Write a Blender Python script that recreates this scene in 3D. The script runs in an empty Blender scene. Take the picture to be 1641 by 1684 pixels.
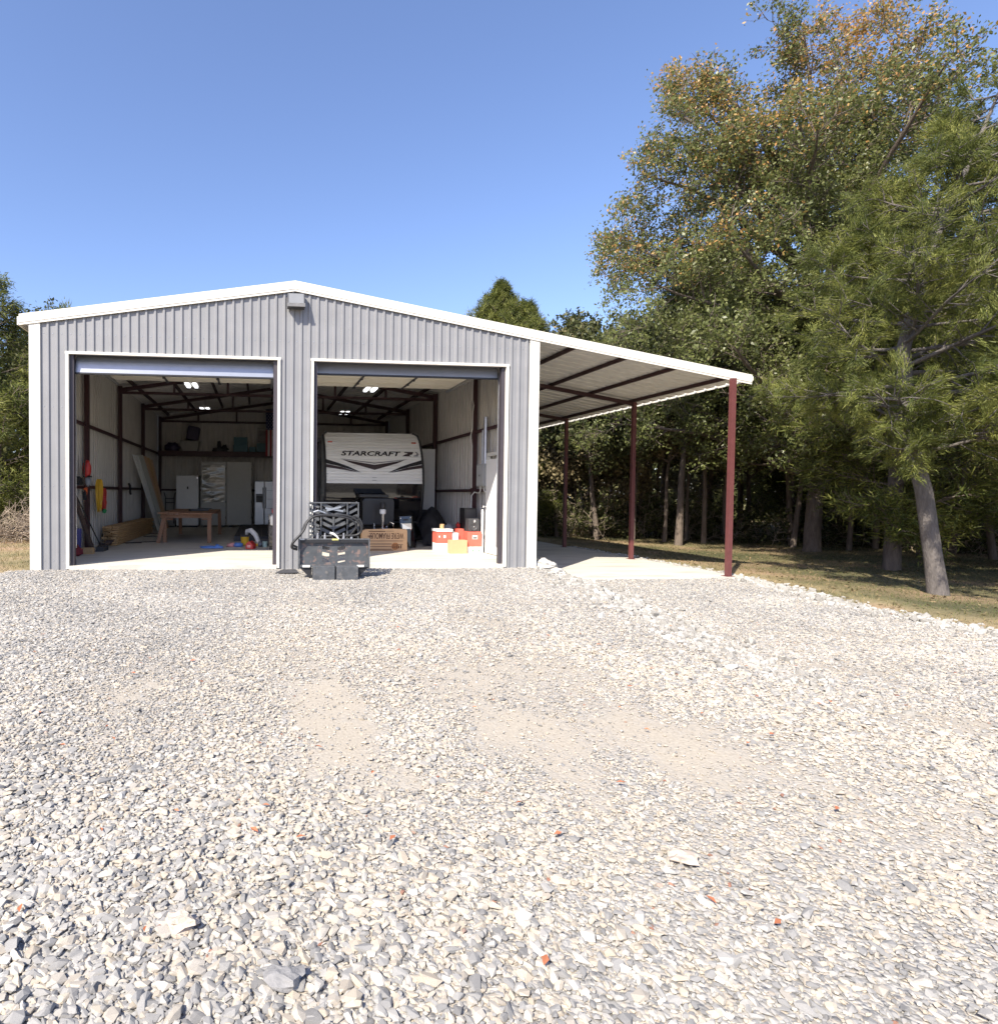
import bpy, math, random
import numpy as np
from mathutils import Vector, Matrix, noise

sc = bpy.context.scene
COL = sc.collection
R = math.radians

# ------------------------------------------------------------------ camera
cam_d = bpy.data.cameras.new("camera")
cam = bpy.data.objects.new("camera", cam_d)
COL.objects.link(cam)
F_PX, CX, CY, YAW, PIT, ROL = 999.2, 526.6, 838.4, 0.1003, 0.0274, 0.0077
cam_d.sensor_fit = 'HORIZONTAL'
cam_d.sensor_width = 36.0
cam_d.lens = F_PX / 1641 * 36.0
cam_d.shift_x = (820.5 - CX) / 1641
cam_d.shift_y = (CY - 842.0) / 1641
cam_d.clip_start = 0.05
cam_d.clip_end = 1500
R0 = Vector((math.cos(YAW), -math.sin(YAW), 0))
FW = Vector((math.sin(YAW) * math.cos(PIT), math.cos(YAW) * math.cos(PIT), -math.sin(PIT)))
U0 = Vector((math.sin(YAW) * math.sin(PIT), math.cos(YAW) * math.sin(PIT), math.cos(PIT)))
rv = R0 * math.cos(ROL) + U0 * math.sin(ROL)
uv = -R0 * math.sin(ROL) + U0 * math.cos(ROL)
M = Matrix((rv, uv, -FW)).transposed().to_4x4()
CAM = Vector((3.943, -11.10, 1.347))
M.translation = CAM
cam.matrix_world = M
sc.camera = cam

# ------------------------------------------------------------------ world, sun, exposure
LIGHT = Vector((0.92, 1.0, -1.27)).normalized()
TO_SUN = -LIGHT
world = bpy.data.worlds.new("World")
sc.world = world
world.use_nodes = True
wn = world.node_tree.nodes
wl = world.node_tree.links
sky = wn.new('ShaderNodeTexSky')
sky.sky_type = 'NISHITA'
sky.sun_disc = False
sky.sun_elevation = math.asin(TO_SUN.z)
sky.sun_rotation = math.atan2(TO_SUN.x, TO_SUN.y)
sky.altitude = 200
sky.air_density = 1.0
sky.dust_density = 1.0
sky.ozone_density = 7.0
bg = wn.get('Background')
bg.inputs['Strength'].default_value = 0.14
tone = wn.new('ShaderNodeVectorMath')          # the photograph's periwinkle white balance, over the whole dome
tone.operation = 'MULTIPLY'
tone.inputs[1].default_value = (1.24, 1.03, 1.0)
wl.new(sky.outputs[0], tone.inputs[0])
wl.new(tone.outputs[0], bg.inputs['Color'])

sun_d = bpy.data.lights.new("sun", 'SUN')
sun_d.energy = 4.6
sun_d.angle = R(0.53)
sun_d.color = (1.0, 0.93, 0.81)
sun = bpy.data.objects.new("sun", sun_d)
COL.objects.link(sun)
sun.rotation_euler = LIGHT.to_track_quat('-Z', 'Y').to_euler()
sun.location = (-10, -12, 20)

sc.view_settings.view_transform = 'Standard'
sc.view_settings.look = 'None'
sc.view_settings.gamma = 1.0
sc.view_settings.exposure = 0.92
sc.view_settings.use_curve_mapping = False
sc.render.engine = 'CYCLES'
sc.cycles.max_bounces = 8
sc.cycles.diffuse_bounces = 4
sc.cycles.use_denoising = True

# ------------------------------------------------------------------ helpers
ORG = {}


class MB:
    def __init__(s):
        s.v, s.f, s.m = [], [], []
        s.mi = 0

    def add(s, vs, fs):
        b = len(s.v)
        s.v += [tuple(p) for p in vs]
        for f in fs:
            s.f.append([b + i for i in f])
            s.m.append(s.mi)

    def box(s, x0, x1, y0, y1, z0, z1):
        s.add([(x0, y0, z0), (x1, y0, z0), (x1, y1, z0), (x0, y1, z0), (x0, y0, z1), (x1, y0, z1), (x1, y1, z1), (x0, y1, z1)],
              [(0, 3, 2, 1), (4, 5, 6, 7), (0, 1, 5, 4), (1, 2, 6, 5), (2, 3, 7, 6), (3, 0, 4, 7)])
        return s

    def obox(s, c, size, rot=None):
        c = Vector(c)
        h = Vector(size) / 2
        vs = []
        for sz in (-1, 1):
            for sx, sy in ((-1, -1), (1, -1), (1, 1), (-1, 1)):
                p = Vector((sx * h.x, sy * h.y, sz * h.z))
                if rot is not None:
                    p = rot @ p
                vs.append(c + p)
        s.add(vs, [(0, 3, 2, 1), (4, 5, 6, 7), (0, 1, 5, 4), (1, 2, 6, 5), (2, 3, 7, 6), (3, 0, 4, 7)])
        return s

    def bar(s, p, q, w, h, up=(0, 0, 1)):
        p, q = Vector(p), Vector(q)
        d = (q - p).normalized()
        a = d.cross(Vector(up))
        if a.length < 1e-4:
            a = d.cross(Vector((1, 0, 0)))
        a.normalize()
        b = a.cross(d)
        a, b = a * w / 2, b * h / 2
        s.add([p - a - b, p + a - b, p + a + b, p - a + b, q - a - b, q + a - b, q + a + b, q - a + b],
              [(0, 1, 2, 3), (7, 6, 5, 4), (0, 4, 5, 1), (1, 5, 6, 2), (2, 6, 7, 3), (3, 7, 4, 0)])
        return s

    def tube(s, pts, r, n=8, cap=True):
        pts = [Vector(p) for p in pts]
        rs = r if isinstance(r, (list, tuple)) else [r] * len(pts)
        b0 = len(s.v)
        vs = []
        pa = None
        for i, p in enumerate(pts):
            d = (pts[min(i + 1, len(pts) - 1)] - pts[max(i - 1, 0)])
            d.normalize()
            if pa is None:
                pa = d.cross(Vector((0, 0, 1)))
                if pa.length < 1e-3:
                    pa = d.cross(Vector((0, 1, 0)))
            a = pa - d * pa.dot(d)
            a.normalize()
            pa = a
            b = d.cross(a)
            for k in range(n):
                t = 2 * math.pi * k / n
                vs.append(p + (a * math.cos(t) + b * math.sin(t)) * rs[i])
        fs = []
        for i in range(len(pts) - 1):
            for k in range(n):
                k2 = (k + 1) % n
                fs.append((i * n + k, i * n + k2, (i + 1) * n + k2, (i + 1) * n + k))
        if cap:
            fs.append(tuple(reversed(range(n))))
            fs.append(tuple(range((len(pts) - 1) * n, len(pts) * n)))
        s.add(vs, fs)
        return s

    def prism(s, poly, off):
        off = Vector(off)
        p = [Vector(q) for q in poly]
        n = len(p)
        s.add(p + [q + off for q in p], [tuple(range(n)), tuple(reversed(range(n, 2 * n)))] +
              [(i, n + i, n + (i + 1) % n, (i + 1) % n) for i in range(n)])
        return s

    def lathe(s, prof, n, c, axis='z'):
        c = Vector(c)
        vs, fs = [], []
        for r, h in prof:
            for k in range(n):
                t = 2 * math.pi * k / n
                a, b = r * math.cos(t), r * math.sin(t)
                vs.append(c + Vector({'z': (a, b, h), 'y': (a, h, b), 'x': (h, a, b)}[axis]))
        for i in range(len(prof) - 1):
            for k in range(n):
                k2 = (k + 1) % n
                fs.append((i * n + k, i * n + k2, (i + 1) * n + k2, (i + 1) * n + k))
        fs.append(tuple(reversed(range(n))))
        fs.append(tuple(range((len(prof) - 1) * n, len(prof) * n)))
        s.add(vs, fs)
        return s

    def lump(s, c, rad, seed=0, amp=.25, freq=1.6, nu=16, nv=9, floor=None):
        c = Vector(c)
        vs, fs = [], []
        for j in range(nv + 1):
            ph = math.pi * j / nv
            for i in range(nu):
                t = 2 * math.pi * i / nu
                d = Vector((math.sin(ph) * math.cos(t), math.sin(ph) * math.sin(t), math.cos(ph)))
                k = 1 + amp * noise.noise(d * freq + Vector((seed * 7.1, seed * 3.3, 0))) * 2
                p = c + Vector((d.x * rad[0], d.y * rad[1], d.z * rad[2])) * k
                if floor is not None and p.z < floor:
                    p.z = floor
                vs.append(p)
        for j in range(nv):
            for i in range(nu):
                i2 = (i + 1) % nu
                fs.append((j * nu + i, (j + 1) * nu + i, (j + 1) * nu + i2, j * nu + i2))
        s.add(vs, fs)
        return s

    def build(s, name, mats, parent=None, smooth=False, bevel=0):
        me = bpy.data.meshes.new(name)
        o3 = ORG.get(parent.name, Vector()) if parent else Vector()
        me.from_pydata([(x - o3.x, y - o3.y, z - o3.z) for x, y, z in s.v], [], s.f)
        for m in (mats if isinstance(mats, list) else [mats]):
            me.materials.append(m)
        if isinstance(mats, list):
            me.polygons.foreach_set('material_index', s.m)
        if smooth:
            me.polygons.foreach_set('use_smooth', [True] * len(me.polygons))
        me.update()
        o = bpy.data.objects.new(name, me)
        COL.objects.link(o)
        if parent:
            o.parent = parent
        ORG[o.name] = o3
        if bevel:
            b = o.modifiers.new('bevel', 'BEVEL')
            b.width = bevel
            b.segments = 2
            b.limit_method = 'ANGLE'
        return o


def tag(o, label=None, cat=None, group=None, kind=None):
    if label:
        o['label'] = label
    if cat:
        o['category'] = cat
    if group:
        o['group'] = group
    if kind:
        o['kind'] = kind
    return o


def thing(name, label, cat, loc=(0, 0, 0), group=None):
    o = bpy.data.objects.new(name, None)
    o.empty_display_size = .2
    o.location = loc
    COL.objects.link(o)
    ORG[o.name] = Vector(loc)
    return tag(o, label, cat, group)


def solo(name, mb, mats, label, cat, group=None, smooth=False, bevel=0, origin=None):
    """a one-mesh thing with its origin at its base"""
    vs = np.array(mb.v)
    if origin is None:
        origin = Vector((vs[:, 0].mean(), vs[:, 1].mean(), vs[:, 2].min()))
    mb.v = [(x - origin[0], y - origin[1], z - origin[2]) for x, y, z in mb.v]
    o = mb.build(name, mats, None, smooth, bevel)
    o.location = origin
    ORG[o.name] = Vector(origin)
    return tag(o, label, cat, group)


def sstep(a, b, x):
    t = min(1, max(0, (x - a) / (b - a)))
    return t * t * (3 - 2 * t)


# ------------------------------------------------------------------ materials
def nmat(name):
    m = bpy.data.materials.new(name)
    m.use_nodes = True
    nt = m.node_tree
    return m, nt, nt.nodes, nt.links, nt.nodes['Principled BSDF']


def mk(name, col, rough=.5, metal=0.0, var=.12, scale=6, bump=0.0, bscale=80, stretch=None, dirt=None, dirt_amt=.0, spec=.5, coat=0.0):
    m, nt, N, L, P = nmat(name)
    tc = N.new('ShaderNodeTexCoord')
    src = tc.outputs['Object']
    if stretch:
        mp = N.new('ShaderNodeMapping')
        mp.inputs['Scale'].default_value = stretch
        L.new(src, mp.inputs['Vector'])
        src = mp.outputs[0]
    n1 = N.new('ShaderNodeTexNoise')
    n1.inputs['Scale'].default_value = scale
    n1.inputs['Detail'].default_value = 6
    n1.inputs['Roughness'].default_value = .65
    L.new(src, n1.inputs['Vector'])
    mr = N.new('ShaderNodeMapRange')
    mr.inputs['From Min'].default_value = .25
    mr.inputs['From Max'].default_value = .75
    mr.inputs['To Min'].default_value = 1 - var
    mr.inputs['To Max'].default_value = 1 + var
    L.new(n1.outputs['Fac'], mr.inputs['Value'])
    mx = N.new('ShaderNodeVectorMath')
    mx.operation = 'SCALE'
    mx.inputs[0].default_value = col[:3]
    L.new(mr.outputs[0], mx.inputs['Scale'])
    out = mx.outputs[0]
    if dirt:
        n2 = N.new('ShaderNodeTexNoise')
        n2.inputs['Scale'].default_value = scale * 1.7
        n2.inputs['Detail'].default_value = 8
        L.new(src, n2.inputs['Vector'])
        cr = N.new('ShaderNodeMapRange')
        cr.inputs['From Min'].default_value = 1 - dirt_amt - .06
        cr.inputs['From Max'].default_value = 1 - dirt_amt + .06
        L.new(n2.outputs['Fac'], cr.inputs['Value'])
        mm = N.new('ShaderNodeMix')
        mm.data_type = 'RGBA'
        L.new(cr.outputs[0], mm.inputs['Factor'])
        L.new(out, mm.inputs['A'])
        mm.inputs['B'].default_value = (*dirt, 1)
        out = mm.outputs['Result']
    L.new(out, P.inputs['Base Color'])
    P.inputs['Roughness'].default_value = rough
    P.inputs['Metallic'].default_value = metal
    P.inputs['Specular IOR Level'].default_value = spec
    P.inputs['Coat Weight'].default_value = coat
    if bump:
        nb = N.new('ShaderNodeTexNoise')
        nb.inputs['Scale'].default_value = bscale
        nb.inputs['Detail'].default_value = 5
        L.new(src, nb.inputs['Vector'])
        bp = N.new('ShaderNodeBump')
        bp.inputs['Strength'].default_value = bump
        bp.inputs['Distance'].default_value = .02
        L.new(nb.outputs['Fac'], bp.inputs['Height'])
        L.new(bp.outputs[0], P.inputs['Normal'])
    return m


def sheet_metal(name, outside, inside):
    """painted sheet whose two faces carry different paint"""
    m, nt, N, L, P = nmat(name)
    g = N.new('ShaderNodeNewGeometry')
    tc = N.new('ShaderNodeTexCoord')
    n1 = N.new('ShaderNodeTexNoise')
    n1.inputs['Scale'].default_value = 2.5
    n1.inputs['Detail'].default_value = 7
    L.new(tc.outputs['Object'], n1.inputs['Vector'])
    mm = N.new('ShaderNodeMix')
    mm.data_type = 'RGBA'
    L.new(g.outputs['Backfacing'], mm.inputs['Factor'])
    mm.inputs['A'].default_value = (*outside, 1)
    mm.inputs['B'].default_value = (*inside, 1)
    mr = N.new('ShaderNodeMapRange')
    mr.inputs['From Min'].default_value = .3
    mr.inputs['From Max'].default_value = .7
    mr.inputs['To Min'].default_value = .93
    mr.inputs['To Max'].default_value = 1.06
    L.new(n1.outputs['Fac'], mr.inputs['Value'])
    vm = N.new('ShaderNodeVectorMath')
    vm.operation = 'SCALE'
    L.new(mm.outputs['Result'], vm.inputs[0])
    L.new(mr.outputs[0], vm.inputs['Scale'])
    L.new(vm.outputs[0], P.inputs['Base Color'])
    P.inputs['Roughness'].default_value = .42
    nb = N.new('ShaderNodeTexNoise')
    nb.inputs['Scale'].default_value = 5
    L.new(tc.outputs['Object'], nb.inputs['Vector'])
    bp = N.new('ShaderNodeBump')
    bp.inputs['Strength'].default_value = .03
    bp.inputs['Distance'].default_value = .01
    L.new(nb.outputs['Fac'], bp.inputs['Height'])
    L.new(bp.outputs[0], P.inputs['Normal'])
    return m


M_wall = sheet_metal('grey_wall_sheet', (.248, .248, .252), (.56, .535, .495))
M_roof = sheet_metal('roof_sheet', (.62, .61, .58), (.80, .77, .72))
M_trim = mk('cream_trim', (.72, .69, .61), .4, var=.04, scale=3, dirt=(.55, .5, .42), dirt_amt=.3)
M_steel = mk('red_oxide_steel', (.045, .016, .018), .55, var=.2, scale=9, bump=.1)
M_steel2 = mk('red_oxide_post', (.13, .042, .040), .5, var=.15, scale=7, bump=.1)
M_jamb = mk('dark_jamb', (.05, .042, .05), .5)
M_doorout = mk('door_skin', (.36, .38, .42), .25, metal=.4, var=.05)
M_doorin = mk('door_liner', (.80, .75, .63), .5, var=.06)
M_galv = mk('galvanised', (.45, .46, .48), .38, metal=.8, var=.2, scale=14)
M_white = mk('white_paint', (.80, .80, .79), .4, var=.04)
M_offwhite = mk('aged_white_paint', (.66, .65, .61), .5, var=.08)
M_black = mk('black_plastic', (.02, .02, .022), .45, var=.2)
M_blackgloss = mk('black_gloss', (.011, .011, .013), .07, var=.1, coat=.6)
M_rubber = mk('rubber', (.035, .034, .033), .85, var=.25, bump=.3)
M_tread = mk('dusty_rubber', (.13, .12, .105), .9, var=.3, bump=.4)
M_concrete = mk('concrete', (.58, .55, .48), .85, var=.10, scale=1.6, bump=.12, bscale=45, stretch=(.35, 1.6, 1), dirt=(.47, .44, .385), dirt_amt=.42)
M_wood = mk('lumber', (.52, .33, .16), .7, var=.22, scale=3, stretch=(9, .7, 9), bump=.15, bscale=30)
M_woodend = mk('lumber_pale', (.55, .36, .22), .75, var=.2, scale=5, stretch=(6, 1, 6), bump=.15)
M_bench = mk('bench_wood', (.32, .17, .10), .7, var=.3, scale=4, stretch=(7, .8, 7), bump=.2)
M_darkwood = mk('dark_wood', (.075, .05, .042), .8, var=.4, scale=5, stretch=(6, 6, 1), bump=.25)
M_deck = mk('weathered_deck', (.09, .088, .088), .85, var=.3, scale=4, stretch=(7, .8, 7), bump=.2)
M_card = mk('cardboard', (.56, .36, .20), .8, var=.08, scale=5)
M_cardprint = mk('brown_print', (.13, .065, .035), .8, var=.1)
M_ink = mk('black_print', (.015, .014, .016), .5)
M_inkbrown = mk('brown_decal', (.045, .028, .03), .45)
M_greydecal = mk('grey_decal', (.22, .22, .23), .4)
M_red = mk('red_paint', (.48, .035, .03), .45, var=.12)
M_redcard = mk('red_card', (.66, .13, .09), .6, var=.06)
M_yellow = mk('yellow_plastic', (.72, .43, .03), .4, var=.1)
M_orange = mk('orange_plastic', (.72, .14, .04), .45)
M_green = mk('green_plastic', (.03, .30, .10), .45)
M_tealbin = mk('teal_bin', (.03, .11, .14), .5, var=.12)
M_blue = mk('blue_plastic', (.12, .25, .62), .45)
M_navy = mk('navy_plastic', (.03, .035, .18), .5)
M_pink = mk('pink_plastic', (.72, .33, .30), .5)
M_mint = mk('mint_plastic', (.45, .62, .57), .5)
M_siding = mk('trailer_siding', (.80, .79, .76), .35, var=.04, scale=3)
M_sidedark = mk('trailer_side', (.30, .31, .31), .4, var=.1)
M_amber = mk('amber_lens', (.45, .07, .02), .25)
M_stainless = mk('stainless', (.30, .31, .33), .32, metal=1.0, var=.06, stretch=(1, 1, 14), scale=3, bump=.25, bscale=2)
M_cab = mk('grey_cabinet', (.47, .46, .42), .45, var=.04)
M_charcoal = mk('charcoal', (.05, .05, .055), .6, var=.15)
M_tarp = mk('black_tarp', (.018, .018, .022), .6, var=.3, bump=.3, bscale=14)
M_tote = mk('grey_tote', (.30, .29, .27), .5)
M_purple = mk('dark_tote', (.045, .035, .075), .5)
M_chrome = mk('chrome', (.75, .75, .77), .15, metal=1, var=.05)
M_attach = mk('worn_black_paint', (.070, .075, .08), .5, var=.3, scale=8, bump=.15, dirt=(.20, .14, .12), dirt_amt=.40)
M_attach2 = mk('black_steel', (.085, .09, .096), .42, var=.3, scale=12, bump=.1, dirt=(.16, .15, .14), dirt_amt=.36)
M_hose = mk('hydraulic_hose', (.022, .022, .023), .5, var=.3)
M_greyplastic = mk('grey_plastic', (.22, .24, .27), .45)
M_ylabel = mk('yellow_label', (.72, .66, .2), .6)
M_flagblue = mk('flag_blue', (.025, .03, .085), .8)
M_flagred = mk('flag_red', (.30, .03, .04), .8)
M_flagwhite = mk('flag_white', (.62, .58, .56), .8)


def emit(name, col, s):
    m, nt, N, L, P = nmat(name)
    P.inputs['Base Color'].default_value = (.9, .9, .9, 1)
    P.inputs['Emission Color'].default_value = (*col, 1)
    P.inputs['Emission Strength'].default_value = s
    return m


M_led = emit('led_tube', (.95, .97, 1), 1.6)


def wrap_mat():
    m, nt, N, L, P = nmat('plastic_film')
    tc = N.new('ShaderNodeTexCoord')
    mp = N.new('ShaderNodeMapping')
    mp.inputs['Scale'].default_value = (1.2, 1, 7)
    L.new(tc.outputs['Object'], mp.inputs['Vector'])
    n = N.new('ShaderNodeTexNoise')
    n.inputs['Scale'].default_value = 3
    n.inputs['Detail'].default_value = 4
    n.inputs['Distortion'].default_value = 1.4
    L.new(mp.outputs[0], n.inputs['Vector'])
    b = N.new('ShaderNodeBump')
    b.inputs['Strength'].default_value = 1
    b.inputs['Distance'].default_value = .09
    L.new(n.outputs['Fac'], b.inputs['Height'])
    L.new(b.outputs[0], P.inputs['Normal'])
    P.inputs['Base Color'].default_value = (.45, .44, .40, 1)
    P.inputs['Roughness'].default_value = .12
    P.inputs['Specular IOR Level'].default_value = .9
    P.inputs['Coat Weight'].default_value = .8
    return m


M_film = wrap_mat()


def ramp_mat(name, stops, attr, rough=.85, atype='GEOMETRY', trans=0.0, noise_amt=0.0, nscale=40, spec=.3):
    m, nt, N, L, P = nmat(name)
    a = N.new('ShaderNodeAttribute')
    a.attribute_type = atype
    a.attribute_name = attr
    r = N.new('ShaderNodeValToRGB')
    els = r.color_ramp.elements
    while len(els) < len(stops):
        els.new(.5)
    for e, (p, c) in zip(els, stops):
        e.position = p
        e.color = (*c, 1)
    L.new(a.outputs['Fac'], r.inputs['Fac'])
    col = r.outputs['Color']
    if noise_amt:
        tc = N.new('ShaderNodeTexCoord')
        n = N.new('ShaderNodeTexNoise')
        n.inputs['Scale'].default_value = nscale
        n.inputs['Detail'].default_value = 5
        L.new(tc.outputs['Object'], n.inputs['Vector'])
        mr = N.new('ShaderNodeMapRange')
        mr.inputs['From Min'].default_value = .3
        mr.inputs['From Max'].default_value = .7
        mr.inputs['To Min'].default_value = 1 - noise_amt
        mr.inputs['To Max'].default_value = 1 + noise_amt
        L.new(n.outputs['Fac'], mr.inputs['Value'])
        vm = N.new('ShaderNodeVectorMath')
        vm.operation = 'SCALE'
        L.new(col, vm.inputs[0])
        L.new(mr.outputs[0], vm.inputs['Scale'])
        col = vm.outputs[0]
    L.new(col, P.inputs['Base Color'])
    P.inputs['Roughness'].default_value = rough
    P.inputs['Specular IOR Level'].default_value = spec
    if trans:
        t = N.new('ShaderNodeBsdfTranslucent')
        L.new(col, t.inputs['Color'])
        mx = N.new('ShaderNodeMixShader')
        mx.inputs['Fac'].default_value = trans
        L.new(P.outputs[0], mx.inputs[1])
        L.new(t.outputs[0], mx.inputs[2])
        L.new(mx.outputs[0], N['Material Output'].inputs['Surface'])
    return m


M_leaf = ramp_mat('elm_leaf', [(0, (.085, .105, .030)), (.45, (.185, .205, .065)), (.80, (.27, .265, .10)), (.88, (.48, .31, .095)), (1, (.54, .28, .10))], 'tint', .42, trans=.4, spec=.5)
M_leafdark = ramp_mat('woodland_leaf', [(0, (.040, .050, .018)), (.5, (.105, .115, .042)), (.85, (.18, .17, .07)), (1, (.27, .19, .09))], 'tint', .5, trans=.35)
M_leafdry = ramp_mat('dry_leaf', [(0, (.13, .11, .055)), (.5, (.23, .19, .10)), (1, (.32, .23, .13))], 'tint', .7, trans=.25)
M_cedar = ramp_mat('cedar_spray', [(0, (.060, .080, .020)), (.4, (.165, .185, .044)), (1, (.38, .37, .10))], 'tint', .55, trans=.4)
M_bark = mk('bark', (.14, .11, .088), .9, var=.4, scale=4, stretch=(5, 5, 1), bump=.9, bscale=12)
M_barkgrey = mk('grey_bark', (.125, .11, .10), .9, var=.4, scale=4, stretch=(5, 5, 1), bump=.9, bscale=12)
M_twig = mk('dead_twig', (.30, .24, .18), .9, var=.3)
M_stone = ramp_mat('gravel_stone', [(0, (.18, .174, .166)), (.16, (.235, .228, .216)), (.38, (.315, .304, .284)), (.60, (.38, .361, .326)), (.78, (.42, .362, .282)), (.92, (.47, .445, .40)), (.972, (.51, .485, .44)), (.985, (.30, .18, .13)), (1, (.27, .13, .09))], 'tint', .9, 'INSTANCER', noise_amt=.24, nscale=45, spec=.2)
M_lime = ramp_mat('limestone', [(0, (.24, .226, .20)), (.5, (.345, .327, .29)), (1, (.46, .44, .40))], 'tint', .9, 'INSTANCER', noise_amt=.25, nscale=25)
M_blade = ramp_mat('grass_blade', [(0, (.075, .095, .03)), (.3, (.13, .135, .05)), (.6, (.29, .225, .11)), (.85, (.40, .30, .17)), (1, (.42, .27, .16))], 'tint', .8, trans=.2)


def ground_mat():
    m, nt, N, L, P = nmat('lawn_soil')
    tc = N.new('ShaderNodeTexCoord')
    n1 = N.new('ShaderNodeTexNoise')
    n1.inputs['Scale'].default_value = .55
    n1.inputs['Detail'].default_value = 7
    L.new(tc.outputs['Object'], n1.inputs['Vector'])
    r = N.new('ShaderNodeValToRGB')
    e = r.color_ramp.elements
    e[0].position, e[0].color = .33, (.17, .155, .07, 1)
    e[1].position, e[1].color = .66, (.42, .28, .18, 1)
    e.new(.5).color = (.30, .235, .125, 1)
    L.new(n1.outputs['Fac'], r.inputs['Fac'])
    n2 = N.new('ShaderNodeTexNoise')
    n2.inputs['Scale'].default_value = 22
    n2.inputs['Detail'].default_value = 6
    L.new(tc.outputs['Object'], n2.inputs['Vector'])
    mr = N.new('ShaderNodeMapRange')
    mr.inputs['To Min'].default_value = .5
    mr.inputs['To Max'].default_value = 1.5
    L.new(n2.outputs['Fac'], mr.inputs['Value'])
    vm = N.new('ShaderNodeVectorMath')
    vm.operation = 'SCALE'
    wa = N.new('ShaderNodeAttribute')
    wa.attribute_name = 'sand_or_shade'  # on the lawn: bare soil against shade-darkened grass
    r2 = N.new('ShaderNodeValToRGB')  # lawn colours darkened to stand in for tree shade
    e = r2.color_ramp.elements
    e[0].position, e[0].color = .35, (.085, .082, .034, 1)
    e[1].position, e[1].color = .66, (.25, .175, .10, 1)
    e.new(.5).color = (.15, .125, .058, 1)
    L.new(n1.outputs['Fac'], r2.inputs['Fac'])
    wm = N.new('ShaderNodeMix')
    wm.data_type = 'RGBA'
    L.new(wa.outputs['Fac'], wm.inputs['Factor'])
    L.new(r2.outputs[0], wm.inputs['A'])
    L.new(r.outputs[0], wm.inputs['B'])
    L.new(wm.outputs['Result'], vm.inputs[0])
    L.new(mr.outputs[0], vm.inputs['Scale'])
    L.new(vm.outputs[0], P.inputs['Base Color'])
    P.inputs['Roughness'].default_value = .95
    b = N.new('ShaderNodeBump')
    b.inputs['Strength'].default_value = .8
    b.inputs['Distance'].default_value = .04
    L.new(n2.outputs['Fac'], b.inputs['Height'])
    L.new(b.outputs[0], P.inputs['Normal'])
    return m


def gravel_mat():
    m, nt, N, L, P = nmat('gravel_bed')
    tc = N.new('ShaderNodeTexCoord')
    v = N.new('ShaderNodeTexVoronoi')
    v.inputs['Scale'].default_value = 62
    L.new(tc.outputs['Object'], v.inputs['Vector'])
    sp = N.new('ShaderNodeSeparateColor')
    L.new(v.outputs['Color'], sp.inputs[0])
    r = N.new('ShaderNodeValToRGB')
    e = r.color_ramp.elements
    e[0].position, e[0].color = 0, (.22, .213, .20, 1)
    e[1].position, e[1].color = 1, (.47, .45, .41, 1)
    for p, c in ((.3, (.31, .30, .282, 1)), (.6, (.37, .352, .32, 1)), (.8, (.40, .345, .275, 1))):
        e.new(p).color = c
    L.new(sp.outputs[0], r.inputs['Fac'])
    a = N.new('ShaderNodeAttribute')
    a.attribute_name = 'sand_or_shade'
    n1 = N.new('ShaderNodeTexNoise')
    n1.inputs['Scale'].default_value = 60
    n1.inputs['Detail'].default_value = 6
    L.new(tc.outputs['Object'], n1.inputs['Vector'])
    sr = N.new('ShaderNodeValToRGB')
    e = sr.color_ramp.elements
    e[0].position, e[0].color = .3, (.34, .295, .23, 1)
    e[1].position, e[1].color = .7, (.45, .40, .32, 1)
    L.new(n1.outputs['Fac'], sr.inputs['Fac'])
    mm = N.new('ShaderNodeMix')
    mm.data_type = 'RGBA'
    L.new(a.outputs['Fac'], mm.inputs['Factor'])
    L.new(r.outputs[0], mm.inputs['A'])
    L.new(sr.outputs[0], mm.inputs['B'])
    L.new(mm.outputs['Result'], P.inputs['Base Color'])
    P.inputs['Roughness'].default_value = .95
    b = N.new('ShaderNodeBump')
    b.inputs['Strength'].default_value = .6
    b.inputs['Distance'].default_value = .015
    b.invert = True
    sm = N.new('ShaderNodeMapRange')
    sm.inputs['To Min'].default_value = .6
    sm.inputs['To Max'].default_value = .04
    L.new(a.outputs['Fac'], sm.inputs['Value'])
    L.new(sm.outputs[0], b.inputs['Strength'])
    L.new(v.outputs['Distance'], b.inputs['Height'])
    b2 = N.new('ShaderNodeBump')
    b2.inputs['Strength'].default_value = .5
    b2.inputs['Distance'].default_value = .01
    L.new(n1.outputs['Fac'], b2.inputs['Height'])
    L.new(b.outputs[0], b2.inputs['Normal'])
    L.new(b2.outputs[0], P.inputs['Normal'])
    return m


M_ground = ground_mat()
M_gravel = gravel_mat()

# ------------------------------------------------------------------ key dimensions (metres)
W, E, RISE, LEN = 9.144, 4.27, 0.739, 13.2
SL = 0.03                      # top of the slab
A1, A2, C1, C2, DZ = .573, 4.309, 4.876, 8.594, 3.749
SLOPE = RISE / (W / 2)
ROOFR = 13.50                  # lower edge of the carport roof
ROOFL = -0.20
BAYS = [3.0, 6.29, 9.62]
SLAB2 = -0.215


def eave(x):
    return E + RISE - SLOPE * abs(x - W / 2)


def interp(pts, t):
    if t <= pts[0][0]:
        return pts[0][1]
    for (a, b), (c, d) in zip(pts, pts[1:]):
        if t <= c:
            return b + (d - b) * (t - a) / (c - a)
    return pts[-1][1]


BANK = [(-9, 7.2), (-7.3, 7.7), (-6.2, 8.0), (-5.2, 8.2), (-3.1, 8.75), (-1.0, 9.2), (.9, 9.45), (14, 9.5)]
EDGE = [(-20, 12.2), (-9, 12.15), (-5, 12.40), (-4, 12.48), (-3.1, 12.55), (-1.8, 12.85), (0, 13.3), (1.4, 13.55), (3, 13.6), (14, 13.6)]
LEDGE = [(-20, -6), (-6, -3.2), (-1.5, -.62), (-.5, -.42), (.4, -.2), (1, .1)]


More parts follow.
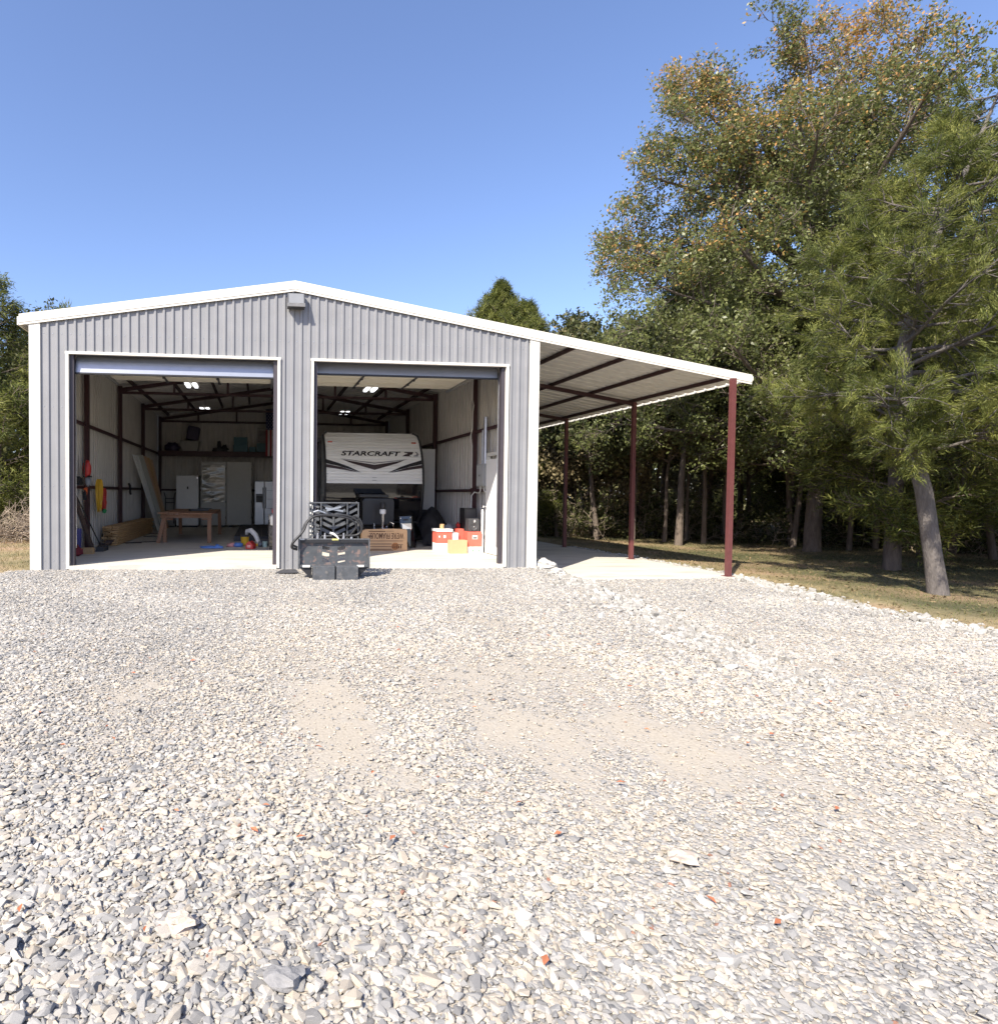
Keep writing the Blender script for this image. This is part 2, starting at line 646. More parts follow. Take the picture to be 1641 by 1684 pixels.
def gz(x, y):
    bx = interp(BANK, y)
    fade = sstep(-8.6, -4.8, y)
    z = -.045 - .185 * fade * sstep(-.25, .75, x - bx)
    z -= .11 * sstep(12.6, 16.5, x)
    z -= .05 * sstep(0, -3, x)
    z += .012 * noise.noise(Vector((x * .6, y * .6, 0))) + .006 * noise.noise(Vector((x * 2.1, y * 2.1, 3)))
    return z


# ------------------------------------------------------------------ ground
def grid_mesh(name, xs, ys, zf, mat, keep=None, sand_or_shade=None):
    nx, ny = len(xs), len(ys)
    v = [(x, y, zf(x, y)) for y in ys for x in xs]
    f = []
    for j in range(ny - 1):
        for i in range(nx - 1):
            if keep is None or keep((xs[i] + xs[i + 1]) / 2, (ys[j] + ys[j + 1]) / 2):
                f.append((j * nx + i, j * nx + i + 1, (j + 1) * nx + i + 1, (j + 1) * nx + i))
    me = bpy.data.meshes.new(name)
    me.from_pydata(v, [], f)
    me.materials.append(mat)
    me.polygons.foreach_set('use_smooth', [True] * len(f))
    if sand_or_shade:
        at = me.attributes.new('sand_or_shade', 'FLOAT', 'POINT')
        at.data.foreach_set('value', [sand_or_shade(p[0], p[1]) for p in v])
    o = bpy.data.objects.new(name, me)
    COL.objects.link(o)
    return tag(o, kind='structure')


def in_drive(x, y, m=0.0):
    if y > .1 or y < -15:
        return False
    wob = .10 * noise.noise(Vector((x * .9, y * .9, 7)))
    return interp(LEDGE, y) - m < x + wob < interp(EDGE, y) + m


def ground_z(x, y):
    if 0 < x < W and -.02 < y < LEN:
        return -.25
    if -3.4 < x < 13.5 and -15 < y < .6 and in_drive(x, min(y, .05), -.12):
        return gz(x, y) - .07
    if 9 < x < 13.7 and -.4 < y < 13.4:
        return SLAB2 - .12
    d = max(0, math.hypot(x - 5, y) - 60)
    return gz(x, y) + .02 * noise.noise(Vector((x * .35, y * .35, 1))) - .004 * d


def axis(fine0, fine1, step, far):
    a = list(np.arange(fine0, fine1 + 1e-6, step))
    lo, hi, s = [], [], step
    p = fine0
    while p > -far:
        s *= 1.35
        p -= s
        lo.append(p)
    s, p = step, fine1
    while p < far:
        s *= 1.35
        p += s
        hi.append(p)
    return lo[::-1] + a + hi


def worn_vs_shade(x, y):
    """bare tan soil beside the drive and slab, and in a path along the wood; low values give lawn with tree shade painted in"""
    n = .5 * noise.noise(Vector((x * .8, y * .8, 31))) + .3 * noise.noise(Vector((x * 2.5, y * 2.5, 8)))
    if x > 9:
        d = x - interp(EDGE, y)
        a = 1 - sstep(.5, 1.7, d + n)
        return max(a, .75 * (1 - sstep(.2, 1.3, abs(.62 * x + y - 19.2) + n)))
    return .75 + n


grid_mesh('ground', axis(-8, 26, .25, 600), axis(-15, 14, .25, 600), ground_z, M_ground, sand_or_shade=worn_vs_shade)

SAND = [(4.38, -7.2, .40, 1.6, 1.3), (5.5, -6.6, 1.1, .8, 1.1), (5.6, -7.7, .9, .8, 1.1), (6.3, -8.0, 1.0, .6, .9), (7.1, -8.75, 1.3, .42, .85), (9.5, -6.2, 1.8, .5, .6),
        (8.4, -7.7, 1.4, .45, .65), (3.0, -6.9, .6, 1.1, .45), (4.7, -4.6, .5, 1.8, .45), (6.6, -4.6, .5, 1.8, .4), (8.6, -4.0, 1.4, .8, .3), (10.6, -5.0, 1.2, .5, .45)]


def dust(x, y):
    return min(1, sum(k * math.exp(-(((x - a) / (rx * 1.5)) ** 2 + ((y - b) / (ry * 1.5)) ** 2)) for a, b, rx, ry, k in SAND))


def sandf(x, y):
    """how much bare fines show between the stones, 0..1"""
    s = 0
    for a, b, rx, ry, k in SAND:
        s = max(s, k * math.exp(-(((x - a) / rx) ** 2 + ((y - b) / ry) ** 2)))
    if s < .03:
        return 0
    wx = x + .25 * noise.noise(Vector((x * 1.1, y * 1.1, 21)))
    n = (.55 * noise.noise(Vector((wx * 1.5, y * .75, 5))) + .45 * noise.noise(Vector((wx * 3.4, y * 2.0, 9))) +
         .35 * noise.noise(Vector((x * 8, y * 6, 2))) + .28 * noise.noise(Vector((x * 21, y * 19, 3))))
    return min(1, max(0, (s * .85 + n * 1.0 - .27) * 1.2))


grid_mesh('gravel_drive', list(np.arange(-4.6, 13.9, .1)), list(np.arange(-15, .06, .1)), lambda x, y: gz(x, y) - .004, M_gravel,
          keep=lambda x, y: in_drive(x, y), sand_or_shade=sandf)

fl = MB().box(.02, W - .02, .002, LEN, -.2, SL).box(A1 + .046, A2 - .046, -.05, .0018, -.2, SL).box(C1 + .046, C2 - .046, -.05, .0018, -.2, SL).build('concrete_floor', M_concrete)
tag(fl, kind='structure')
fl2 = MB().box(9.22, 13.28, -.34, LEN, -.6, SLAB2).build('carport_slab', M_concrete)
tag(fl2, kind='structure')

# ------------------------------------------------------------------ metal building
B = thing('metal_building', 'grey ribbed metal garage with two open bays and an attached carport roof', 'garage', (0, 0, 0))
RIB = .1524
PROF = [(0, 0), (.084, 0), (.099, .026), (.131, .026), (.1524, 0)]


PROF2 = [(0, 0), (.095, 0), (.104, .058), (.192, .058), (.2032, 0)]

PROF3 = [(0, 0), (.205, 0), (.222, .050), (.288, .050), (.3048, 0)]
PITCH = {id(PROF2): .2032, id(PROF3): .3048}


def rib_h(u, prof=None):
    t = u % PITCH.get(id(prof), RIB)
    prof = prof or PROF
    for (a, b), (c, d) in zip(prof, prof[1:]):
        if t <= c + 1e-9:
            return b + (d - b) * (t - a) / (c - a)
    return 0


def breaks(u0, u1, extra=(), prof=None):
    us = {round(u0, 5), round(u1, 5)}
    rib = PITCH.get(id(prof), RIB)
    k = int(u0 / rib) - 1
    while k * rib < u1:
        for a, _ in (prof or PROF)[:-1]:
            u = k * rib + a
            if u0 < u < u1:
                us.add(round(u, 5))
        k += 1
    for e in extra:
        if u0 < e < u1:
            us.add(round(e, 5))
    return sorted(us)


def front_panel(u0, u1):
    mb = MB()
    us = breaks(u0, u1, (A1, A2, C1, C2, W / 2))
    for a, b in zip(us, us[1:]):
        mid = (a + b) / 2
        zb = DZ if (A1 < mid < A2 or C1 < mid < C2) else -.14
        ya, yb = -rib_h(a + 1e-7), -rib_h(b - 1e-7)
        mb.add([(a, ya, zb), (b, yb, zb), (b, yb, eave(b) + .07), (a, ya, eave(a) + .07)], [(0, 1, 2, 3)])
    return mb


PW = RIB * 6
k = 0
while k * PW < W - .01:
    front_panel(k * PW, min((k + 1) * PW, W)).build('wall_panel', M_wall, B)
    k += 1
k = 0
while k * PW < LEN - .01:
    u0, u1 = k * PW, min((k + 1) * PW, LEN)
    for side in (0, 1):
        mb = MB()
        us = breaks(u0, u1, (1.22, 2.14) if side else (), PROF2)
        for a, b in zip(us, us[1:]):
            ha, hb = rib_h(a + 1e-7, PROF2), rib_h(b - 1e-7, PROF2)
            if side == 0:
                mb.add([(-hb, b, -.03), (-ha, a, -.03), (-ha, a, E + .075), (-hb, b, E + .075)], [(0, 1, 2, 3)])
            else:
                zb = 2.13 if 1.22 < (a + b) / 2 < 2.14 else -.25
                mb.add([(W + ha, a, zb), (W + hb, b, zb), (W + hb, b, E + .075), (W + ha, a, E + .075)], [(0, 1, 2, 3)])
        mb.build('wall_panel', M_wall, B)
    k += 1
k = 0
while k * PW < W - .01:
    u0, u1 = k * PW, min((k + 1) * PW, W)
    mb = MB()
    us = breaks(u0, u1, (W / 2,), PROF2)
    for a, b in zip(us, us[1:]):
        ya, yb = LEN + rib_h(a + 1e-7, PROF2), LEN + rib_h(b - 1e-7, PROF2)
        mb.add([(b, yb, -.03), (a, ya, -.03), (a, ya, eave(a) + .07), (b, yb, eave(b) + .07)], [(0, 1, 2, 3)])
    mb.build('wall_panel', M_wall, B)
    k += 1
# roof sheets: ribs run down the slope
RT = .075
k = 0
while k * PW < LEN + .1:
    u0, u1 = k * PW, min((k + 1) * PW, LEN + .1)
    for side in (0, 1):
        mb = MB()
        us = breaks(u0, u1, (), PROF3)
        xe = ROOFL if side == 0 else ROOFR - .02
        for a, b in zip(us, us[1:]):
            ha, hb = rib_h(a + 1e-7, PROF3), rib_h(b - 1e-7, PROF3)
            zr, ze = eave(W / 2) + RT, eave(xe) + RT
            y0, y1 = a - .03, b - .03
            q = [(W / 2, y0, zr + ha), (W / 2, y1, zr + hb), (xe, y1, ze + hb), (xe, y0, ze + ha)]
            mb.add(q if side == 0 else q[::-1], [(0, 1, 2, 3)])
        mb.build('roof_panel', M_roof, B)
    k += 1
for x in (-.068, W + .004):
    MB().box(x, x + .064, LEN - .10, LEN + .066, -.1, E + .06).build('corner_trim', M_trim, B)
for x in (-.066, W + .004):
    MB().box(x, x + .062, .14, LEN - .104, E + .02, E + (.125 if x < 0 else .115)).build('closure_strip', M_roof, B)
for xa, xb in ((0, W / 2), (W / 2, W)):
    MB().prism([(xa, LEN + .004, eave(xa) + .0), (xb, LEN + .004, eave(xb) + .0), (xb, LEN + .004, eave(xb) + .125), (xa, LEN + .004, eave(xa) + .125)], (0, .05, 0)).build('closure_strip', M_roof, B)
    MB().prism([(xa, .012, eave(xa) + .0), (xb, .012, eave(xb) + .0), (xb, .012, eave(xb) + .125), (xa, .012, eave(xa) + .125)], (0, .04, 0)).build('closure_strip', M_roof, B)
# ridge cap
MB().prism([(W / 2 - .28, -.04, eave(W / 2 - .28) + .112), (W / 2, -.04, eave(W / 2) + .128), (W / 2 + .28, -.04, eave(W / 2 + .28) + .112),
            (W / 2 + .28, -.04, eave(W / 2 + .28) + .104), (W / 2, -.04, eave(W / 2) + .118), (W / 2 - .28, -.04, eave(W / 2 - .28) + .104)], (0, LEN + .15, 0)).build('ridge_cap', M_roof, B)
# rake trim, two lengths with a lower lip
for x0, x1 in ((ROOFL, W / 2), (W / 2, 8.0), (8.004, ROOFR + .02)):
    mb = MB()
    mb.prism([(x0, -.062, eave(x0) + .018), (x1, -.062, eave(x1) + .018), (x1, -.062, eave(x1) + .165), (x0, -.062, eave(x0) + .165)], (0, .026, 0))
    mb.prism([(x0, -.054, eave(x0) - .022), (x1, -.054, eave(x1) - .022), (x1, -.054, eave(x1) + .016), (x0, -.054, eave(x0) + .016)], (0, .022, 0))
    mb.prism([(x0, -.04, eave(x0) + .150), (x1, -.04, eave(x1) + .150), (x1, -.04, eave(x1) + .1645), (x0, -.04, eave(x0) + .1645)], (0, .16, 0))
    mb.build('rake_trim', M_trim, B)
# eave trims
MB().box(ROOFL - .03, ROOFL - .004, -.06, LEN + .1, eave(ROOFL) - .02, eave(ROOFL) + .12).build('eave_trim', M_trim, B)
MB().box(ROOFR + .022, ROOFR + .045, -.06, LEN + .1, eave(ROOFR) + .05, eave(ROOFR) + .13).build('eave_trim', M_trim, B)
# corner trims
mb = MB()
mb.box(-.045, .135, -.036, -.028, -.05, E - .0)
mb.box(-.045, -.037, -.027, .13, -.05, E)
mb.box(.136, .142, -.034, -.026, -.05, E)
mb.build('corner_trim', M_trim, B)
mb = MB()
mb.box(W - .135, W + .05, -.036, -.028, -.05, E)
mb.box(W + .042, W + .05, -.027, .13, -.25, E)
mb.box(W - .142, W - .136, -.034, -.026, -.05, E)
mb.build('corner_trim', M_trim, B)
# door trims and jambs
for a, b in ((A1, A2), (C1, C2)):
    MB().box(a - .005, a + .045, -.042, .02, -.02, DZ - .002).build('door_trim', M_trim, B)
    MB().box(b - .045, b + .005, -.042, .02, -.02, DZ - .002).build('door_trim', M_trim, B)
    MB().box(a - .012, b + .012, -.045, .02, DZ, DZ + .045).build('door_trim', M_trim, B)
    MB().box(a + .03, a + .115, .022, .13, SL, DZ + .1).build('door_jamb', M_jamb, B)
    MB().box(b - .115, b - .03, .022, .13, SL, DZ + .1).build('door_jamb', M_jamb, B)
    MB().box(a + .116, b - .116, .04, .12, DZ + .005, DZ + .15).build('door_header', M_jamb, B)

sc_ = MB()
for i in range(int(W / RIB)):
    x = i * RIB + .04
    for z in (.12, 1.44, 2.83, 4.1):
        if not ((A1 - .05 < x < A2 + .05 or C1 - .05 < x < C2 + .05) and z < DZ + .1):
            sc_.lathe([(.009, 0), (.006, -.006)], 6, (x, 0, z), 'y')
tag(sc_.build('screw', M_galv, B), kind='stuff')

# red oxide frame
for x in (.10, W - .10):
    for y in BAYS:
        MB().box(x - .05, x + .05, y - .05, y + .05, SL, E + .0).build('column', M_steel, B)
    for y in (.19, LEN - .10):
        MB().box(x - .05, x + .05, y - .05, y + .05, SL, E + .0).build('column', M_steel, B)
for x in (W / 2,):
    MB().box(x - .05, x + .05, LEN - .15, LEN - .05, SL, eave(x) - .15).build('column', M_steel, B)
ys = [.19] + BAYS + [LEN - .10]
for y0, y1 in zip(ys, ys[1:]):
    for z in (1.44, 2.83):
        MB().box(.05, .098, y0 + .052, y1 - .052, z - .035, z + .035).build('girt', M_steel, B)
        MB().box(W - .098, W - .05, y0 + .052, y1 - .052, z - .035, z + .035).build('girt', M_steel, B)
MB().box(.152, W / 2 - .052, LEN - .10, LEN - .055, 1.40, 1.47).build('girt', M_steel, B)
MB().box(W / 2 + .052, W - .152, LEN - .10, LEN - .055, 1.40, 1.47).build('girt', M_steel, B)
for y in BAYS + [LEN - .16]:
    for s in (-1, 1):
        xe = W / 2 + s * (W / 2 - .12)
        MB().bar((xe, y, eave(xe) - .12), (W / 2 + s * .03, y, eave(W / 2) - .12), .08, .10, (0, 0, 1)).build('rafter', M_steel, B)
    MB().box(.14, W - .14, y - .036, y + .036, 4.06, 4.13).build('bottom_chord', M_steel, B)
    for x in (1.57, 3.05, W / 2, W - 3.05, W - 1.57):
        MB().box(x - .03, x + .03, y - .028, y + .028, 4.132, eave(x) - .17).build('truss_web', M_steel, B)
# purlins (roof and carport)
px = [.42, 1.45, 2.5, 3.55, 4.42, 4.72, 5.6, 6.65, 7.7, 8.72]
for x in px:
    MB().box(x - .03, x + .03, .02, LEN - .02, eave(x) - .02, eave(x) + .07).build('purlin', M_steel, B)
for x in (9.93, 10.97, 12.0, 13.06):
    MB().box(x - .028, x + .028, -.03, LEN - .02, eave(x) + .0, eave(x) + .07).build('purlin', M_steel, B)
# carport posts and rafters
PX = 13.065
for i, y in enumerate([-.12] + BAYS + [LEN - .1]):
    if i:
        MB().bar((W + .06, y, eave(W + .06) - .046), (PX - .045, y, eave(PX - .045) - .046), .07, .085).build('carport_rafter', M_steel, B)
    mb = MB()
    mb.box(PX - .043, PX - .0015, y - .042, y + .042, SLAB2 + .008, eave(PX) - .005)
    mb.box(PX + .0015, PX + .043, y - .042, y + .042, SLAB2 + .008, eave(PX) - .005)
    mb.box(PX - .03, PX + .03, y - .036, y + .036, SLAB2 + .008, eave(PX) - .006)
    mb.box(PX - .085, PX + .085, y - .085, y + .085, SLAB2, SLAB2 + .0078)
    mb.build('carport_post', M_steel2, B)

# overhead doors, rolled up under the roof
def door_path(yb, zb, n=14):
    """centre line of the raised door from its bottom edge back to the far end"""
    pts = [(yb, zb)]
    r = .36
    zc = 3.875
    # short tilted run, then the curve, then the flat run
    y1, z1 = yb + .045, zb + .20
    pts.append((y1, z1))
    for i in range(1, 6):
        t = i / 5 * math.pi / 2
        pts.append((y1 + .02 + (1 - math.cos(t)) * .25, z1 + (zc - z1) * math.sin(t)))
    return pts, zc


def overhead_door(a, b, yb, zb):
    x0, x1 = a + .12, b - .12
    pts, zc = door_path(yb, zb)
    d = MB()
    # bottom section in the curve, skin outside and liner inside
    for (ya, za), (yc, z2) in zip(pts, pts[1:]):
        d.mi = 0
        d.add([(x0, ya, za), (x1, ya, za), (x1, yc, z2), (x0, yc, z2)], [(0, 1, 2, 3)])
        nrm = Vector((0, z2 - za, -(yc - ya))).normalized() * .04
        d.mi = 1
        d.add([(x0, ya + nrm.y, za + nrm.z), (x1, ya + nrm.y, za + nrm.z), (x1, yc + nrm.y, z2 + nrm.z), (x0, yc + nrm.y, z2 + nrm.z)], [(3, 2, 1, 0)])
    d.mi = 2
    d.box(x0, x1, yb - .004, yb + .048, zb - .03, zb - .001)
    door = d.build('overhead_door', [M_doorout, M_doorin, M_black], B)
    ye = pts[-1][0] + .02
    sec = .53
    for i in range(5):
        y0, y1 = ye + i * sec, ye + (i + 1) * sec - .012
        s = MB()
        s.mi = 0
        s.box(x0, x1, y0, y1, zc + .002, zc + .04)
        s.mi = 1
        n = 3
        for j in range(n):
            xa = x0 + (x1 - x0) * j / n + .03
            xb = x0 + (x1 - x0) * (j + 1) / n - .03
            s.box(xa, xb, y0 + .03, y1 - .03, zc - .012, zc + .001)
        s.build('door_section', [M_doorin, M_doorin], door)
    for j in (1, 2):
        x = x0 + (x1 - x0) * j / 3
        h = MB()
        h.box(x - .022, x + .022, ye, ye + sec * 5 - .02, zc - .028, zc - .013)
        for i in range(6):
            h.box(x - .035, x + .035, ye + i * sec - .05, ye + i * sec + .05, zc - .04, zc - .0285)
        h.build('hinge_rail', M_charcoal, door)
    for x in (x0 - .035, x1 + .035):
        t = MB()
        t.box(x - .025, x + .025, .5, 3.5, zc - .05, zc - .0)
        for y in (1.2, 2.2, 3.2):
            t.box(x - .012, x + .012, y - .02, y + .02, zc, zc + .34)
            t.obox((x + .0, y + .05, zc + .07), (.05, .12, .10))
        t.tube([(x, .20, SL + .3), (x, .20, 3.45), (x, .26, 3.68), (x, .38, 3.80), (x, .52, 3.85)], .022, 6)
        t.build('track', M_galv, door)
    g = MB()
    g.tube([(x0 + .1, .32, 4.02), (x1 - .1, .32, 4.02)], .035, 10)
    g.build('spring_shaft', M_charcoal, door)


overhead_door(A1, A2, .11, 3.46)
overhead_door(C1, C2, .20, 3.58)

# side door, seen edge-on in the right bay wall
mb = MB().box(W - .15, W - .105, 1.255, 2.085, SL + .02, 2.12)
wd = mb.build('walk_door', M_white, B)
h = MB()
h.lathe([(.028, 0), (.028, -.03), (.012, -.035), (.012, -.06), (.03, -.065), (.03, -.10), (.015, -.105)], 12, (W - .15, 2.02, 1.08), 'x')
h.build('handle', M_chrome, wd)
MB().box(W - .10, W - .04, 2.10, 2.19, SL, 2.2).build('door_frame', M_offwhite, B)
MB().box(W - .10, W - .04, 1.15, 1.24, SL, 2.2).build('door_frame', M_offwhite, B)
MB().box(W - .10, W - .04, 1.15, 2.19, 2.202, 2.28).build('door_frame', M_offwhite, B)

# back shelf (mezzanine ledge)
mb = MB().box(.16, W / 2 + .6, 12.25, LEN - .12, 2.84, 2.89)
sh = mb.build('storage_shelf', M_darkwood, None)
tag(sh, 'dark storage shelf across the back wall above the cabinets', 'shelf')
bm_ = MB().box(.16, W / 2 + .6, 12.2, 12.25, 2.70, 2.90)
b2 = bm_.build('beam', M_steel, sh)

# wall light on the gable
wlt = thing('wall_light', 'boxy security light mounted under the ridge of the gable', 'light', (4.58, 0, 4.66))
mb = MB()
mb.prism([(4.43, -.03, 4.92), (4.43, -.14, 4.92), (4.43, -.215, 4.72), (4.43, -.20, 4.665), (4.43, -.03, 4.665)], (.31, 0, 0))
mb.build('housing', M_charcoal, wlt, bevel=.006)
mb = MB()
mb.prism([(4.45, -.146, 4.908), (4.45, -.218, 4.728), (4.45, -.224, 4.724), (4.45, -.154, 4.912)], (.27, 0, 0))
mb.build('lens', mk('frosted_lens', (.22, .225, .23), .15, var=.08), wlt)
mb = MB()
mb.prism([(4.425, -.222, 4.722), (4.425, -.208, 4.668), (4.425, -.214, 4.666), (4.425, -.230, 4.722)], (.32, 0, 0))
mb.build('bezel', M_galv, wlt)

# ceiling lights
for (x, y, z, lab) in ((2.15, 5.3, 4.16, 'lit twin-tube ceiling light nearest the left bay door'), (2.10, 9.9, 4.16, 'small lit twin ceiling light at the back of the left bay'),
                       (6.93, 5.25, 4.16, 'lit twin-tube ceiling light above the front of the travel trailer'), (6.90, 10.1, 4.16, 'small lit twin ceiling light deep in the right bay')):
    t = thing('ceiling_light', lab, 'light', (x, y, z), 'lit ceiling lights in the garage')
    MB().box(x - .17, x + .17, y - .31, y + .31, z + .03, z + .08).build('housing', M_offwhite, t)
    for s in (-1, 1):
        MB().box(x + s * .10 - .045, x + s * .10 + .045, y - .29, y + .29, z - .01, z + .028).build('tube', M_led, t)
    mb = MB()
    for s in (-1, 1):
        mb.tube([(x, y + s * .2, z + .08), (x, y + s * .2, eave(x) + .05)], .006, 5)
    mb.build('hanger', M_galv, t)

# breaker panel and conduit
bp_ = thing('breaker_box', 'grey electrical breaker box on the right bay wall', 'electrical box', (9.0, 2.4, 1.53))
MB().box(W - .17, W - .06, 2.20, 2.64, 1.53, 2.04).build('cabinet', mk('panel_grey', (.33, .34, .35), .4, var=.05), bp_, bevel=.006)
MB().box(W - .178, W - .1705, 2.23, 2.61, 1.56, 2.01).build('cover', mk('panel_cover', (.38, .39, .40), .4, var=.05), bp_)
MB().box(W - .186, W - .1785, 2.40, 2.43, 1.76, 1.80).build('latch', M_black, bp_)
mb = MB()
mb.tube([(W - .11, 2.25, 2.045), (W - .11, 2.25, 3.1)], .05, 8)
mb.tube([(W - .11, 2.42, 2.045), (W - .11, 2.42, 2.82)], .02, 8)
mb.build('conduit', M_galv, bp_)
mb = MB()
mb.tube([(W - .11, 2.5, 1.53), (W - .12, 2.5, 1.42), (W - .12, 2.6, 1.37), (W - .13, 2.85, 1.40), (W - .17, 2.94, 1.32), (W - .17, 2.95, 1.05), (W - .16, 2.94, .6)], .014, 6)
mb.tube([(W - .11, 2.3, 1.53), (W - .11, 2.28, 1.43), (W - .11, 2.2, 1.39)], .018, 6)
mb.build('cable', M_offwhite, bp_)
mb = MB()
mb.tube([(W - .17, 2.95, 4.1), (W - .17, 2.97, 3.6), (W - .18, 2.85, 3.45), (W - .17, 2.93, 3.3), (W - .17, 2.95, 2.9), (W - .19, 3.0, 2.75), (W - .17, 2.95, 2.5), (W - .17, 2.95, 1.5)], .012, 6)
solo('hanging_cable', mb, M_offwhite, 'thin pale cable running down the right bay column', 'cable')

# ------------------------------------------------------------------ travel trailer
TX0, TX1, TYB = 5.60, 8.17, 11.2
T = thing('travel_trailer', 'white and black travel trailer parked nose-out in the right bay', 'trailer', ((TX0 + TX1) / 2, 7, SL))
FP = [(.60, 4.66), (.9, 4.46), (1.2, 4.34), (1.6, 4.28), (2.0, 4.32), (2.4, 4.47), (2.7, 4.68), (2.86, 4.86), (2.94, 5.0), (2.97, 5.12)]


def fy(z):
    # smooth front profile
    return (interp(FP, z - .06) + interp(FP, z) * 2 + interp(FP, z + .06)) / 4


def corner_in(z):
    """how far the rounded upper corners and the tucked chin pull the outline in"""
    c = 0
    if z > 2.85:
        c = .12 - math.sqrt(max(0, .12 ** 2 - (z - 2.85) ** 2))
    if z < .75:
        c = max(c, (.75 - z) * .35)
    return c


def ridge(z):
    t = (z - 1.62) % .079 / .079
    return .026 * (1 if t < .66 else max(0, 1 - (t - .66) / .08) if t < .74 else 0 if t < .92 else (t - .92) / .08)


def front_rows(zs, off, inset=0.0):
    mb = MB()
    nx = 10
    rows = []
    for z in zs:
        c = corner_in(z) + inset
        a, b = TX0 + c, TX1 - c
        rows.append([(a + (b - a) * i / nx, fy(z) - off(z), z) for i in range(nx + 1)])
    vs = [p for r in rows for p in r]
    n = nx + 1
    mb.add(vs, [(j * n + i, j * n + i + 1, (j + 1) * n + i + 1, (j + 1) * n + i) for j in range(len(zs) - 1) for i in range(nx)])
    return mb


zs = [1.62 + i * .00632 for i in range(int((2.965 - 1.62) / .00632))] + [2.965]
front_rows(zs, ridge, .02).build('front_siding', M_siding, T)
zs = [.60 + i * .04 for i in range(26)] + [1.615]
front_rows(zs, lambda z: .004, .02).build('nose_cap', M_blackgloss, T, smooth=True)
mb = MB()
mb.box(TX0 + .03, TX1 - .03, fy(1.62) - .03, fy(1.62) + .01, 1.607, 1.622)
mb.build('belt_trim', M_white, T)
# outline trim
for s in (0, 1):
    pts = []
    for i in range(30):
        z = .60 + (2.968 - .60) * i / 29
        c = corner_in(z)
        pts.append(((TX0 + c + .012) if s == 0 else (TX1 - c - .012), fy(z) - .004, z))
    MB().tube([(a_, b_ - .018, c_) for a_, b_, c_ in pts], .032, 6).build('edge_trim', M_black, T)
MB().tube([(TX0 + .17, fy(2.968), 2.972), (TX1 - .17, fy(2.968), 2.972)], .02, 6).build('edge_trim', M_black, T)
# side walls, roof, floor
for s, x in ((0, TX0), (1, TX1)):
    mb = MB()
    zz = [.62 + i * .0395 for i in range(60)]
    n = 12
    vs = []
    for z in zz:
        y0 = fy(z) + .02
        dx = (.006 if int(round((z - .62) / .0395)) % 2 else 0) - corner_in(z)
        for i in range(n + 1):
            vs.append((x - dx if s == 0 else x + dx, y0 + (TYB - y0) * i / n, z))
    fs = [(j * (n + 1) + i, (j + 1) * (n + 1) + i, (j + 1) * (n + 1) + i + 1, j * (n + 1) + i + 1) for j in range(len(zz) - 1) for i in range(n)]
    mb.add(vs, fs if s == 0 else [f[::-1] for f in fs])
    mb.build('side_wall', M_sidedark, T)
MB().box(TX0 + .1, TX1 - .1, 5.1, TYB, 2.94, 2.985).build('roof', M_offwhite, T)
MB().box(TX0 + .03, TX1 - .03, 4.6, TYB, .58, .62).build('underbelly', M_black, T)
MB().box(TX0, TX1, TYB, TYB + .04, .6, 2.97).build('rear_wall', M_siding, T)
MB().box(TX0 - .22, TX0 - .01, 7.0, 10.2, .85, 2.75).build('slide_out', M_sidedark, T)
mb = MB()
mb.tube([(TX0 - .06, 5.0, .75), (TX0 - .06, 5.0, 2.75)], .028, 6)
mb.tube([(TX0 - .09, 5.4, .7), (TX0 - .09, 5.4, 2.7)], .022, 6)
mb.tube([(TX0 - .09, 5.0, 2.74), (TX0 - .09, 9.0, 2.74)], .05, 8)
mb.build('awning_arm', M_black, T)
MB().box(TX0 - .02, TX0 - .003, 5.2, 6.3, 1.5, 2.3).build('window', M_blackgloss, T)
for x in (TX0 + .02, TX1 - .24):
    for y in (7.9, 8.75):
        w = MB().lathe([(.16, .0), (.32, .01), (.345, .05), (.345, .17), (.32, .215), (.16, .22)], 20, (x, y, .375), 'x').build('wheel', M_rubber, T, smooth=False)
        MB().lathe([(.15, -.004), (.15, .224)], 14, (x, y, .375), 'x').build('rim', M_chrome, w)
for a, b in ((5.71, 5.83), (7.93, 8.05)):
    z = 2.68
    m_ = MB().box(a, b, fy(z) - .035, fy(z), z - .022, z + .025)
    m_.build('marker_light', M_amber, T, bevel=.004)


# --- flat print that follows the nose of the trailer
def scan_fill(poly, step=.008):
    """fill a 2-D (x, z) outline with rows of quads lying on the trailer's front"""
    mb = MB()
    zmin, zmax = min(p[1] for p in poly), max(p[1] for p in poly)
    n = max(1, int((zmax - zmin) / step))
    def cuts(z):
        xs = []
        for (a, b), (c, d) in zip(poly, poly[1:] + poly[:1]):
            if (b <= z < d) or (d <= z < b):
                xs.append(a + (c - a) * (z - b) / (d - b))
        return sorted(xs)
    for i in range(n):
        z0, z1 = zmin + (zmax - zmin) * i / n, zmin + (zmax - zmin) * (i + 1) / n
        e = (z1 - z0) * .02
        c0, c1 = cuts(z0 + e), cuts(z1 - e)
        if len(c0) != len(c1):
            cm = cuts((z0 + z1) / 2)
            c0 = c1 = cm
        for k in range(0, len(c0) - 1, 2):
            y0, y1 = fy(z0) - .0285, fy(z1) - .0285
            mb.add([(c0[k], y0, z0), (c0[k + 1], y0, z0), (c1[k + 1], y1, z1), (c1[k], y1, z1)], [(0, 1, 2, 3)])
    return mb


# decal coordinates were read as fractions of the nose width (0..1) and metres of height
def dx(t):
    return TX0 + (TX1 - TX0) * t


def decal(name, mat, pts):
    scan_fill([(dx(t), z) for t, z in pts]).build(name, mat, T)


